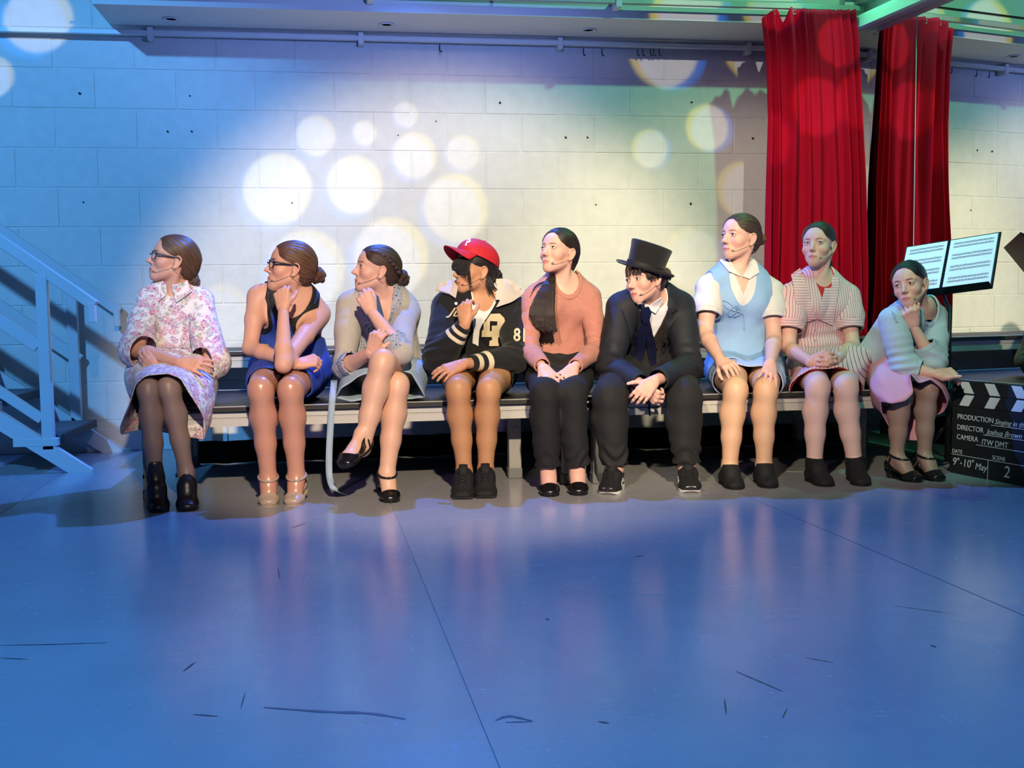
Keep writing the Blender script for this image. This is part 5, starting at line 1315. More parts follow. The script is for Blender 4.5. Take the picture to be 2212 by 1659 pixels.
# ------------------------------------------------------------------ person 1: floral dress
ONLY = None
def want(k): return ONLY is None or k in ONLY
GOLD = mat('gold_button', srgb(226, 190, 96), .35, metal=.6)
FAIR = skin_mat('fair_skin', srgb(220, 166, 142)); PALE = skin_mat('pale_skin', srgb(226, 176, 156)); WARM = skin_mat('warm_skin', srgb(206, 150, 114))
PEARL = mat('pearl_button', srgb(235, 232, 228), .25, coat=.4)
def person1():
    J = dict(N=(378, 624, -1.43), SL=(322, 648, -1.45), SR=(432, 652, -1.43), EL=(296, 756, -1.58), WL=(388, 783, -1.76), ER=(458, 782, -1.56), WR=(345, 806, -1.72), HL=(345, 795, -1.40), HR=(412, 797, -1.40), KL=(320, 840, -1.93), KR=(364, 838, -1.93), AL=(336, 1030, -1.95), AR=(403, 1020, -1.92), TL=(346, 1110, -2.05), TR=(405, 1103, -2.05))
    P = make_person('person', 'person in pink floral dress and glasses with crossed forearms, leftmost in the row', J, (374, 568, -1.46, 72, 14, 0, 1.0), FAIR,
        dict(tights=tights_mat('taupe_tights', srgb(150, 126, 116), .45), build=.86, arm=.86, leg=.86, neck=.042, heel=.035, bust=.6, brow=(.45, .33, .24), iris=(.12, .16, .2),
             handL=dict(to=(420, 788, -1.78), back=(.1, -.9, .45), side=-1, curl=[(.1, .25, .15), (.15, .3, .2), (.2, .3, .2), (.25, .3, .2)], spread=.22, thumb=(.5, .2, .2)),
             handR=dict(to=(306, 778, -1.70), back=(.2, -.8, -.5), side=1, curl=RELAX, thumb=(.35, .1, .1)), hand_s=.9))
    FL = floral_mat(); hm = hair_mat('light_brown_hair', srgb(60, 42, 30), srgb(112, 82, 58))
    cap = hair_cap(P, hm, (0, -.098, -.045), 1.0); bun(P, hm, (0, -.104, -.062), .036, cap, 1)
    glasses(P, mat('grey_glasses_frame', srgb(70, 66, 72), .3)); headset(P)
    S = torso(P, .012); S.ops += [o for o in torso(P, .02).ops if o[0] == 'c'][:2]
    d = cloth(P, 'dress', S, .0062, FL, [lambda V: nhole(P, V, .052, .060, -.03), below(P, -.42)], (.004, 26.), seed=3, rimd=.010,
              extra_fold=lambda V: .005*np.sin(tl(P, V)[1]*55+8*tl(P, V)[0])*np.exp(-((tl(P, V)[1]+.30)/.07)**2))
    for sd in 'LR': sleeve(P, sd, .018, 'F', .16, FL, P.root, extra=lambda S, a, e, w: (S.cone(a+(e-a)*.35, e, .056, .078, .03), S.cone(e, e+(w-e)*.25+np.array((0, -.01, -.01)), .078, .078, .03)), fold=(.006, 22.), rimd=.008, seed=4)
    pel = (P.J['HL']+P.J['HR'])/2; yx = np.array((1., 0, 0)); zz = np.array((0, 0, 1.))
    w0 = ring(P.tp[1]+P.up*.04, .140, .115, P.lat, P.fwd, 30)
    # outlines run front, viewer right, back, viewer left
    order = lambda L_: [W(*p) for p in L_]
    r0 = [P.tp[1]+P.up*.03+P.lat*.145*math.sin(t)+P.fwd*.118*math.cos(t) for t in np.linspace(0, 2*math.pi, 24, endpoint=False)]
    r1 = [np.array((pel[0]+.205*math.sin(t), -1.50-.16*math.cos(t), .53+.075*math.cos(t))) for t in np.linspace(0, 2*math.pi, 24, endpoint=False)]
    r2 = order([(345, 800, -1.86), (375, 798, -1.86), (410, 808, -1.84), (448, 838, -1.80), (466, 868, -1.74), (462, 890, -1.70), (420, 872, -1.66), (370, 868, -1.66), (320, 870, -1.68), (292, 885, -1.74), (282, 868, -1.80), (292, 826, -1.85), (318, 804, -1.86)])
    r3 = order([(343, 808, -1.985), (364, 806, -1.985), (392, 818, -1.985), (415, 858, -1.97), (440, 905, -1.90), (441, 953, -1.86), (400, 945, -1.815), (345, 934, -1.80), (300, 928, -1.82), (260, 943, -1.86), (258, 925, -1.90), (280, 866, -1.96), (290, 832, -1.98), (313, 812, -1.985)])
    sheet('skirt', [r0, r1, r2, r3], FL, P.root, 96, 8, .004, 5, .006, 24.)
    B = bvh(d, P.body)
    c1 = decal(B, [(351, 607), (343, 652), (362, 636), (363, 612)], 'collar_flap', FL, P.root, .010, .005, Y=-1.5); c2 = decal(B, [(370, 614), (373, 628), (381, 655), (415, 632), (400, 608)], 'collar_flap', FL, P.root, .010, .005, Y=-1.5)
    for i, (x, y) in enumerate(((361, 650), (357, 690), (355, 730))): stud(B, x, y, .006, PEARL, d)
    bm_ = mat('black_leather', srgb(26, 26, 30), .35, spec=.6, bump=.15, bscale=90)
    for sd in 'LR':
        s, q = shoe(P, sd, 'boot', bm_); MB().lathe([(0, 0), (.009, 0), (.009, .006), (0, .008)], 14, q(.038, .16, .128), P.__dict__['foot'+sd][1] @ axes(x=(0, 1, 0), z=(1, 0, 0))).build('boot_stud', BMET, s, True)
def J3(P, sd): return P.J['S'+sd], P.J['E'+sd], P.J['W'+sd]
def nhole(P, V, a, b, v0=-.02):
    """round neckline field: front radius b, side radius a"""
    u, v, w = tl(P, V); bv = b+.02; return np.where(w > -.005, (1-np.sqrt((u/a)**2+((v-.045)/bv)**2))*a, np.where(v > -.015, a-np.abs(u), -1.))
def person2():
    J = dict(N=(628, 640, -1.46), SL=(556, 640, -1.48), SR=(692, 678, -1.39), EL=(541, 752, -1.60), WL=(640, 787, -1.84), ER=(612, 788, -1.90), WR=(612, 668, -1.74), HL=(588, 795, -1.40), HR=(672, 797, -1.40), KL=(563, 842, -1.94), KR=(627, 842, -1.94), AL=(580, 1042, -1.92), AR=(641, 1042, -1.92), TL=(580, 1090, -2.02), TR=(630, 1090, -2.02))
    P = make_person('person', 'person in sleeveless royal blue dress with black trim resting chin on hand', J, (628, 584, -1.50, 76, 10, 0, 1.03), FAIR,
        dict(tights=tights_mat('shiny_tights', srgb(196, 142, 120), .3), bust=1., heel=.04, arm=.93, brow=(.3, .2, .15), handL=dict(to=(690, 776, -1.82), back=(0, -.6, .8), side=-1, curl=CURL), handR=dict(to=(606, 615, -1.70), back=(-.3, -1, .1), side=1, curl=CURL)))
    BL = mat('royal_blue_cloth', srgb(36, 66, 160), .7, bump=.3, bscale=350, var=.08, vscale=20); BK = mat('black_trim', srgb(16, 16, 18), .7)
    hm = hair_mat('brown_hair', srgb(62, 40, 28), srgb(120, 82, 56)); cap = hair_cap(P, hm, (0, -.108, .0), 1.04); bun(P, hm, (0, -.126, -.002), .042, cap, 2)
    glasses(P, mat('black_glasses_frame', srgb(18, 18, 22), .25), shape=1.); headset(P)
    S = torso(P, .007)
    L_ = lap_sdf(P, .010, rad=.075, fill=1.6); S.ops += L_.ops
    def arm_h(V):
        u, v, w = tl(P, V); f = np.full(len(V), -1.)
        for q, sg in (('L', -1), ('R', 1)):
            a, e = P.J['S'+q], P.J['E'+q]; f = np.maximum(f, np.where(np.linalg.norm(V-a, axis=1) < .115, sg*u-(P.sw/2-.030), -1)); f = np.maximum(f, np.minimum(.066-seg_d(V, a, e), (seg_t(V, a, e)-.06)*.27))
        return f
    def neck(V): u, v, w = tl(P, V); b_ = np.where(w > 0, .115, .05); return (1-np.sqrt((u/.082)**2+((v-.03)/b_)**2))*.08
    V, T = cloth(P, 'dress', S, .0062, BL, [thigh_cut(P, .74)], (.0025, 30.), seed=5, keepmesh=True, extra_fold=lambda V: .004*np.sin(tl(P, V)[1]*70+9*tl(P, V)[0])*np.exp(-((tl(P, V)[1]+.36)/.06)**2))
    V, T = clip(V, T, neck(V))[:2]; V, T = clip(V, T, arm_h(V))[:2]
    (m1, t1) = split(V, T, lambda v: neck(v)+.021); (m2, t2) = split(m1[0], m1[1], lambda v: arm_h(v)+.018)
    d = finish(P, 'dress', *m2, BL); finish(P, 'neck_trim', *t1, BK, d); finish(P, 'armhole_trim', *t2, BK, d)
    B = bvh(d)
    for x, y in ((571, 713), (633, 740), (576, 748), (628, 775)): stud(B, x, y, .011, GOLD, d)
    bm_ = mat('taupe_leather', srgb(176, 156, 140), .35, spec=.5)
    for sd in 'LR': shoe(P, sd, 'mary', bm_)
def person3():
    J = dict(N=(832, 636, -1.46), SL=(757, 662, -1.48), SR=(874, 668, -1.43), EL=(742, 795, -1.64), WL=(800, 762, -1.84), ER=(866, 760, -1.84), WR=(803, 674, -1.74), HL=(790, 795, -1.40), HR=(872, 797, -1.40), KL=(858, 832, -1.88), KR=(826, 782, -1.94), AL=(836, 1036, -1.92), AR=(782, 968, -1.98), TL=(847, 1078, -2.04), TR=(742, 1012, -2.12))
    P = make_person('person', 'person in cream embroidered cardigan with legs crossed and hand at chin', J, (813, 589, -1.50, 76, 10, 0, 1.0), PALE,
        dict(tights=tights_mat('nude_tights', srgb(226, 178, 150), .45), bust=.9, heel=.035, lift=('R',), brow=(.28, .19, .15), handL=dict(to=(812, 728, -1.86), back=(-.6, -.8, .1), side=1, curl=CURL), handR=dict(to=(782, 632, -1.72), back=(-.2, -1, .3), side=1, curl=CURL, thumb=(.5, .3, .3))))
    CR = knit_mat('cream_knit', srgb(186, 180, 170)); EM = scroll_mat('embroidered_knit', srgb(184, 182, 180), srgb(52, 72, 112), srgb(150, 168, 196)); DN = mat('denim_blue', srgb(52, 84, 130), .8, bump=.3, bscale=400); PB = mat('pale_blue_cotton', srgb(164, 186, 206), .8, bump=.3, bscale=250, var=.08, vscale=30)
    hm = hair_mat('dark_brown_hair', srgb(36, 25, 20), srgb(84, 60, 46)); cap = hair_cap(P, hm, (0, -.106, -.004), 1.0); bun(P, hm, (0, -.126, -.006), .044, cap, 3)
    # braid along the hairline
    L = P.L; br = MB()
    for k in range(9):
        t = k/8; c = np.array((-.055-.018*math.sin(t*2.2), .045-.13*t, .088-.062*t*t-.012*t)); br.lathe([(0, -.013), (.006, -.009), (.0085, 0), (.006, .009), (0, .013)], 10, L(c), P.hA @ axes(z=(.3*(1 if k % 2 else -1), -.8, -.35+.5*(k % 2)), x=(1, 0, 0)))
    o = br.build('braid', hm, cap, True); set_tone(o, np.random.RandomState(2).rand(len(o.data.vertices), 1)*.1+np.zeros((1, 3)))
    headset(P, drop=.004)
    S = torso(P, .005); inner = cloth(P, 'blouse', S, .007, DN, [lambda V: vneck(P, V, .05, .20), below(P, -.40), armoff(P)], (.002, 30.))
    S = torso(P, .014); S.ops += lap_sdf(P, .012, rad=.05).ops[-2:]
    def opening(V): u, v, w = tl(P, V); hw = np.interp(v, [-.5, -.30, -.12, -.02, .05], [.060, .030, .028, .055, .060]); return np.where(w > 0, hw-np.abs(u+.035), np.where(v > -.02, .06-np.abs(u), -1))
    V, T = cloth(P, 'cardigan', S, .0062, CR, [below(P, -.47)], (.004, 26.), seed=8, keepmesh=True)
    V, T = clip(V, T, opening(V))[:2]; (a, e1) = split(V, T, lambda v: opening(v)+.045)
    d = finish(P, 'cardigan', *a, CR); finish(P, 'embroidered_front', *e1, EM, d)
    sleeve(P, 'L', .014, 'F', .34, CR, d, bands=[(.04, .5, 'embroidered_cuff', EM)], crease=.004); sleeve(P, 'R', .014, 'F', .30, CR, d, bands=[(.0, .5, 'embroidered_cuff', EM)], crease=.004)
    # skirt over both thighs, falling beside them
    pel = (P.J['HL']+P.J['HR'])/2; o_ = lambda L_: [W(*p) for p in L_]
    r0 = [P.tp[1]+P.lat*.150*math.sin(t)+P.fwd*.122*math.cos(t) for t in np.linspace(0, 2*math.pi, 24, endpoint=False)]
    r1 = [np.array((pel[0]+.20*math.sin(t), -1.52-.15*math.cos(t), .515+.085*math.cos(t))) for t in np.linspace(0, 2*math.pi, 24, endpoint=False)]
    r2 = o_([(820, 800, -1.80), (850, 796, -1.80), (890, 806, -1.78), (905, 838, -1.76), (918, 860, -1.74), (890, 864, -1.70), (850, 858, -1.66), (800, 860, -1.68), (760, 868, -1.72), (722, 862, -1.76), (736, 838, -1.79), (770, 815, -1.80)])
    sheet('skirt', [r0, r1, r2], PB, P.root, 90, 8, .004, 9, .007, 34.)
    rb = [W(*p) for p in ((722, 822, -1.70), (718, 860, -1.80), (714, 920, -1.82), (711, 980, -1.83), (712, 1030, -1.84), (722, 1056, -1.90))]+[WZ(748, 1068, .004)]
    v = []; f = []
    c = spline(rb, 26)
    for i, p in enumerate(c):
        sd_ = np.array((1., .15*math.sin(i*.7), 0)); sd_ = sd_ if i < 22 else nrm(np.array((.3, -1, 0.))); v += [p-sd_*.014, p+sd_*.014]
    for i in range(25): f.append((2*i, 2*i+1, 2*i+3, 2*i+2))
    o = MB().add(v, f).build('apron_tie', PB, P.root, True); md = o.modifiers.new('t', 'SOLIDIFY'); md.thickness = .003
    o['label'] = 'long pale blue apron tie hanging to the floor'
    bm_ = mat('black_patent', srgb(20, 19, 20), .25, spec=.6)
    for sd in 'LR': shoe(P, sd, 'mary', bm_)
def vneck(P, V, hw, dep, v0=.03):
    """V or scoop opening field at the front, small round at the back"""
    u, v, w = tl(P, V); return np.where(w > -.01, np.minimum(hw*(1-np.clip((v0-v)/dep, 0, 1))-np.abs(u), v-v0+dep), np.where(v > 0, .055-np.abs(u), -1))
def armoff(P, m=.0):
    def f(V): u, v, w = tl(P, V); return np.where(v > -.2, np.abs(u)-(P.sw/2+.0+m), -1)
    return f
def person4():
    J = dict(N=(1036, 640, -1.45), SL=(962, 664, -1.47), SR=(1106, 668, -1.41), EL=(950, 775, -1.66), WL=(1005, 700, -1.74), ER=(1116, 775, -1.62), WR=(1002, 786, -1.84), HL=(992, 797, -1.40), HR=(1078, 797, -1.40), KL=(990, 842, -1.95), KR=(1056, 842, -1.95), AL=(1003, 1018, -1.92), AR=(1049, 1016, -1.92), TL=(997, 1068, -2.04), TR=(1048, 1066, -2.04))
    P = make_person('person', 'person in red baseball cap and black varsity jacket resting chin on hand', J, (1026, 590, -1.50, 68, 4, 0, 1.0), WARM,
        dict(tights=tights_mat('tan_tights', srgb(196, 142, 98), .5), bust=.6, brow=(.16, .12, .1), lips=(.85, .52, .48), leg=.98, handL=dict(to=(1000, 640, -1.72), back=(-.5, -.85, .1), side=1, curl=CURL), handR=dict(to=(948, 806, -1.88), back=(-.1, -.6, .75), side=1, curl=[(.25, .3, .2)]*4, spread=.2)))
    BK = mat('black_wool', srgb(17, 17, 19), .9, bump=.5, bscale=300, var=.15, vscale=40, sheen=.1); CRM = mat('cream_knit_band', srgb(222, 208, 178), .9, bump=.4, bscale=300); FLC = mat('cream_fleece', srgb(208, 196, 186), 1., bump=1., bscale=160, var=.08, vscale=70); WT = mat('white_tee', srgb(236, 234, 230), .8, bump=.2, bscale=300); CHN = mat('cream_chenille', srgb(214, 196, 158), 1., bump=.8, bscale=220); RD = mat('red_cap_cloth', srgb(196, 22, 40), .7, bump=.4, bscale=350)
    hm = hair_mat('black_hair', srgb(14, 12, 13), srgb(44, 36, 34)); L = P.L; A = P.hA; s = P.hs
    cap_h = hair_cap(P, hm, (0, -.100, -.010), .92, dy=.0); bun(P, hm, (0, -.112, -.012), .040, cap_h, 4)
    rng = random.Random(3)
    for k in range(13):
        t = k/12; x0 = -.070+.085*t; y0 = .060+.036*math.sin(min(1, t*1.3)*1.4); dn = -.055+.075*t+rng.uniform(-.012, .006) if k > 1 else -.105
        yo = y0+.012; lock(P, hm, [(x0*.96, y0-.006, .062), (x0*1.02, yo, .036), (x0*1.04-.002, yo+.002, .010), (x0*1.03-.004, yo-.006-.02*(k < 2), min(.018, dn))], [.0065, .0070, .0060, .0015], cap_h, .55, groove=.0005)
    for a_, b_, c_ in (((-.066, -.030, -.02), (-.070, -.036, -.07), (-.070, -.055, -.115)), ((-.058, -.045, -.02), (-.066, -.052, -.07), (-.072, -.085, -.130)), ((-.050, -.06, -.03), (-.060, -.07, -.06), (-.066, -.105, -.085))): lock(P, hm, [a_, b_, c_], [.009, .0065, .001], cap_h, .4, groove=.0006)
    # cap: six-panel crown, peak, button, letter; pushed back on the head
    ca, sa = math.cos(.33), math.sin(.33); RC = np.array([[1, 0, 0], [0, ca, -sa], [0, sa, ca]]); CO = np.array((0, -.016, .066)); AC = A @ RC; oc = L(CO); Lc = lambda p: oc+AC @ (np.asarray(p, float)*s)
    S = SDF(); S.ell(Lc((0, .0, .0)), np.array((.087, .106, .088))*s, AC, .01); S.ell(Lc((0, .040, .004)), np.array((.072, .072, .070))*s, AC, .03)
    V, Q = S.mesh(.004); V = relax(V, Q, 2, .5); q = (V-oc) @ AC/s; nn = normals(V, Q); an = np.arctan2(q[:, 0], q[:, 1]); V = V-nn*(.0018*np.exp(-(np.abs(((an+math.pi/6) % (math.pi/3))-math.pi/6)/.02)**2))[:, None]
    V, T = clip(V, Q, (-.006-.02*np.maximum(-q[:, 1], 0))-q[:, 2]); V, T = rim(V, T, .004)
    cp = mesh_obj('baseball_cap', V, T, RD, P.root); cp['label'] = 'red baseball cap with white letter P'
    v = []; f = []; nu, nv = 22, 9
    for j in range(nv):
        t = j/(nv-1)
        for i in range(nu):
            a = -1.3+2.6*i/(nu-1); x = .080*math.sin(a)*(1+.06*t); y = .030+.078*math.cos(a)+.078*t*math.cos(a*.85)**1.1; z = .004-.014*t-.034*(math.sin(a)**2)*(.25+.75*t); v.append(Lc((x, y, z)))
    for j in range(nv-1):
        for i in range(nu-1): f.append((j*nu+i, j*nu+i+1, (j+1)*nu+i+1, (j+1)*nu+i))
    o = MB().add(v, f).build('peak', RD, cp, True); md = o.modifiers.new('t', 'SOLIDIFY'); md.thickness = .004
    MB().lathe([(0, .006), (.005, .005), (.0075, .001), (.007, -.002), (0, -.002)], 12, Lc((0, 0, .089)), AC).build('top_button', RD, cp, True)
    B = bvh(cp); text_on(B, 'P', 1004, 530, 22, 'letter', WT, cp, rot=.12, bold=.03, label='white embroidered letter P', off=.001)
    headset(P)
    tee = cloth(P, 'tee', torso(P, .005), .007, WT, [lambda V: nhole(P, V, .058, .085, -.05), below(P, -.42)], (.002, 30.))
    S = torso(P, .020); S.ops += lap_sdf(P, .012, rad=.05).ops[-2:]
    def opening(V): u, v, w = tl(P, V); hw = np.interp(v, [-.5, -.30, -.15, -.02, .05], [.020, .013, .015, .060, .072]); return np.where(w > 0, hw-np.abs(u+.032*np.clip(-v/.12, 0, 1)), np.where(v > -.01, .07-np.abs(u), -1))
    d = cloth(P, 'jacket', S, .0062, BK, [opening, below(P, -.44)], (.005, 22.), seed=11, rimd=.010)
    bands = [(.80, .845, 'cuff_stripe', CRM), (.90, .945, 'cuff_stripe', CRM)]
    b1 = [(.62, .70, 'cuff_stripe', CRM), (.78, .86, 'cuff_stripe', CRM)]; big = lambda S, a, e, w: (S.cone(a+(e-a)*.2, e, .064, .066, .03), S.cone(e, e+(w-e)*.5, .066, .050, .03))
    sleeve(P, 'L', .018, 'F', .95, BK, d, extra=big, fold=(.006, 20.), bands=b1, seed=12, crease=.006, dF=.012); sleeve(P, 'R', .018, 'F', .90, BK, d, extra=big, fold=(.006, 20.), bands=[(.58, .66, 'cuff_stripe', CRM), (.74, .82, 'cuff_stripe', CRM)], seed=13, crease=.006, dF=.012)
    B = bvh(d, *[c for c in d.children])
    decal(B, [(944, 633), (960, 617), (984, 612), (992, 624), (985, 648), (972, 640), (958, 637)], 'fleece_collar', FLC, d, .012, .010); decal(B, [(1062, 618), (1075, 606), (1100, 612), (1128, 640), (1100, 654), (1070, 664), (1058, 645)], 'fleece_collar', FLC, d, .012, .010)
    for x, y in ((1055, 671), (1029, 705), (1031, 750), (1070, 653), (985, 656)): stud(B, x, y, .0075, mat('snap_stud', srgb(220, 218, 214), .3, metal=.4), d, 'snap', .002)
    B0 = bvh(d); K = lambda L_: [(920+x/6.143, 500+y/6.143) for x, y in L_]; FB = mat('black_felt', srgb(10, 10, 11), 1.)
    decal(B0, K([(765, 1120), (815, 1078), (985, 1075), (1045, 1145), (1062, 1210), (1055, 1300), (1045, 1360), (1030, 1500), (970, 1440), (972, 1535), (820, 1535), (822, 1440), (850, 1412), (715, 1412), (722, 1300), (745, 1290)]), 'patch_backing', FB, d, .002, .002)
    pt = decal(B0, K([(785, 1130), (820, 1095), (975, 1090), (1035, 1150), (1050, 1210), (1045, 1290), (1020, 1355), (960, 1395), (735, 1395), (740, 1315), (760, 1300), (768, 1170)]), 'letter_patch', CHN, d, .004, .004); pt['label'] = 'cream chenille letter patch'
    decal(B0, K([(848, 1185), (945, 1190), (940, 1240), (872, 1242), (872, 1310), (845, 1315)]), 'letter_counter', FB, d, .0075, .002); decal(B0, K([(870, 1395), (950, 1395), (948, 1455), (960, 1520), (835, 1520), (840, 1450), (870, 1440)]), 'letter_patch', CHN, d, .004, .004); decal(B0, K([(965, 1398), (1010, 1350), (1042, 1340), (1020, 1480)]), 'letter_patch', CHN, d, .004, .004)
    text_on(B, '81', 1109, 738, 40, 'sleeve_number', CHN, d, bold=.02, off=.004, xs=.72, rot=.03, label='cream number 81 on the sleeve')
    text_on(B, 'Ju', 968, 682, 27, 'name_script', CHN, d, bold=.015, shear=.4, off=.004, rot=.2)
    SHT = cloth(P, 'shorts', lap_sdf(P, .010, rad=.07, fill=1.5), .0065, BK, [thigh_cut(P, .45)], (.003, 30.))
    sm = mat('black_mesh', srgb(20, 20, 22), .75, bump=.8, bscale=500); so = mat('charcoal_sole', srgb(46, 46, 50), .5)
    for sd in 'LR': shoe(P, sd, 'sneaker', sm, so)
def person5():
    J = dict(N=(1218, 614, -1.44), SL=(1152, 644, -1.47), SR=(1275, 644, -1.44), EL=(1143, 755, -1.60), WL=(1172, 793, -1.84), ER=(1290, 755, -1.58), WR=(1240, 793, -1.84), HL=(1172, 795, -1.40), HR=(1248, 795, -1.40), KL=(1176, 848, -1.94), KR=(1238, 848, -1.94), AL=(1184, 1035, -1.94), AR=(1247, 1035, -1.94), TL=(1190, 1063, -2.05), TR=(1251, 1063, -2.05))
    P = make_person('person', 'person in salmon pink sweater and black trousers with long ponytail over the shoulder', J, (1207, 551, -1.48, 50, 12, 0, 1.0), PALE,
        dict(bust=.8, build=.9, arm=.86, leg=.9, neck=.044, heel=.015, gaze=(.1, 1, .25), handL=dict(to=(1192, 818, -1.92), back=(-.1, -.6, .75), side=1, curl=FLAT, spread=.45, thumb=(.6, .1, .1)), handR=dict(to=(1215, 820, -1.92), back=(.1, -.6, .75), side=-1, curl=FLAT, spread=.45, thumb=(.6, .1, .1)), hand_s=.92))
    PK = knit_mat('salmon_knit', srgb(190, 128, 114), var=.16); BK = mat('black_jersey', srgb(20, 20, 22), .85, bump=.3, bscale=300)
    hm = hair_mat('very_dark_brown_hair', srgb(20, 14, 13), srgb(58, 40, 34)); cap = hair_cap(P, hm, (.0, -.098, -.040), 1.02)
    lock(P, hm, [P.L((0, -.098, -.038)), P.L((.0, -.10, -.085))+np.array((0, -.01, 0)), W(1248, 600, -1.44)], [.020, .022, .012], cap, .8, 'ponytail_root', local=False)
    rng = random.Random(8)
    for k in range(9):
        o_ = (k-4)/4.; pts = [W(1200-3*abs(o_), 594+2*o_, -1.47), W(1189+6*o_, 608, -1.545), W(1178+14*o_, 640, -1.590+.006*abs(o_)), W(1171+19*o_+rng.uniform(-3, 3), 675, -1.615+.010*abs(o_)), W(1176+20*o_+rng.uniform(-4, 4), 700+12*rng.random(), -1.625+.012*abs(o_)), W(1186+20*o_+rng.uniform(-5, 5), 716+8*rng.uniform(-1, 1), -1.625)]
        lock(P, hm, pts, [.008, .012, .016, .017, .012, .002], cap, .7, 'ponytail_strand' if k else 'ponytail', .0009, n=P.fwd, local=False, h=.0032)
    lock(P, hm, [W(1190, 604, -1.48), W(1158, 618, -1.54), W(1142, 650, -1.53)], [.005, .004, .001], cap, .6, 'hair_wisp', local=False)
    headset(P)
    S = torso(P, .012); S.ops += lap_sdf(P, .014, rad=.05).ops[-2:]
    hole = lambda V: nhole(P, V, .062, .068, -.03)
    V, T = cloth(P, 'sweater', S, .0062, PK, [below(P, -.43)], (.004, 24.), seed=21, keepmesh=True, extra_fold=lambda V: .005*np.sin(tl(P, V)[1]*60+6*tl(P, V)[0])*np.exp(-((tl(P, V)[1]+.36)/.05)**2))
    V, T = clip(V, T, hole(V))[:2]; a, rb = split(V, T, lambda v: hole(v)+.016); d = finish(P, 'sweater', *a, PK); finish(P, 'neck_rib', rb[0]+normals(*rb)*.003, rb[1], PK, d, .008)
    for sd in 'LR': sleeve(P, sd, .013, 'F', .93, PK, d, bands=[(.72, 1., 'cuff_rib', PK)], seed=22, crease=.006, fold=(.005, 26.))
    B = bvh(d); band(B, [(1252, 602), (1247, 612), (1238, 622)], 8, 'black_strap', BK, P.root, .002, .003)
    trousers(P, BK, .014, flare=1.25, end=(.93, .93))
    bm_ = mat('black_patent', srgb(20, 19, 20), .25, spec=.6)
    for sd in 'LR': shoe(P, sd, 'flat', bm_)
def trousers(P, m, d, flare=1.0, end=(.9, .9), name='trousers', seed=31, knee=0., fold=.004):
    """trouser cloth over seat, thighs and shins; end = fraction of each shin where the hem lies"""
    S = lap_sdf(P, d, rad=.045, fill=1.0)
    for i, sd in enumerate('LR'):
        k, a = P.J['K'+sd], P.J['A'+sd]; S.ops += P.S.inflate(d, ['SH'+sd]).ops
        lr = P.opt.get('leg', 1.); S.cone(k, k+(a-k)*.45, .052*lr+d*.45, .049*lr+d*.45, .015); S.cone(k+(a-k)*.45, a+(a-k)*.10, .049*lr+d*.45, .044*flare*lr+d*.45, .015)
    kz = lambda V: fold*1.2*np.sin(V[:, 2]*95+5*np.sin(V[:, 0]*30))*np.exp(-((V[:, 2]-P.J['AL'][2]-.04)/.06)**2)
    cuts = []
    for i, sd in enumerate('LR'):
        k, a = P.J['K'+sd], P.J['A'+sd]; o = P.J['A'+('R' if sd == 'L' else 'L')]; ok = P.J['K'+('R' if sd == 'L' else 'L')]
        cuts.append(lambda V, k=k, a=a, e=end[i], o=o, ok=ok: np.where(seg_d(V, k, a+(a-k)*.2) < seg_d(V, ok, o+(o-ok)*.2), (seg_t(V, k, a)-e)*np.linalg.norm(a-k), -1.))
    return cloth(P, name, S, .0058, m, cuts, (fold, 24.), seed=seed, rimd=.01, extra_fold=kz)
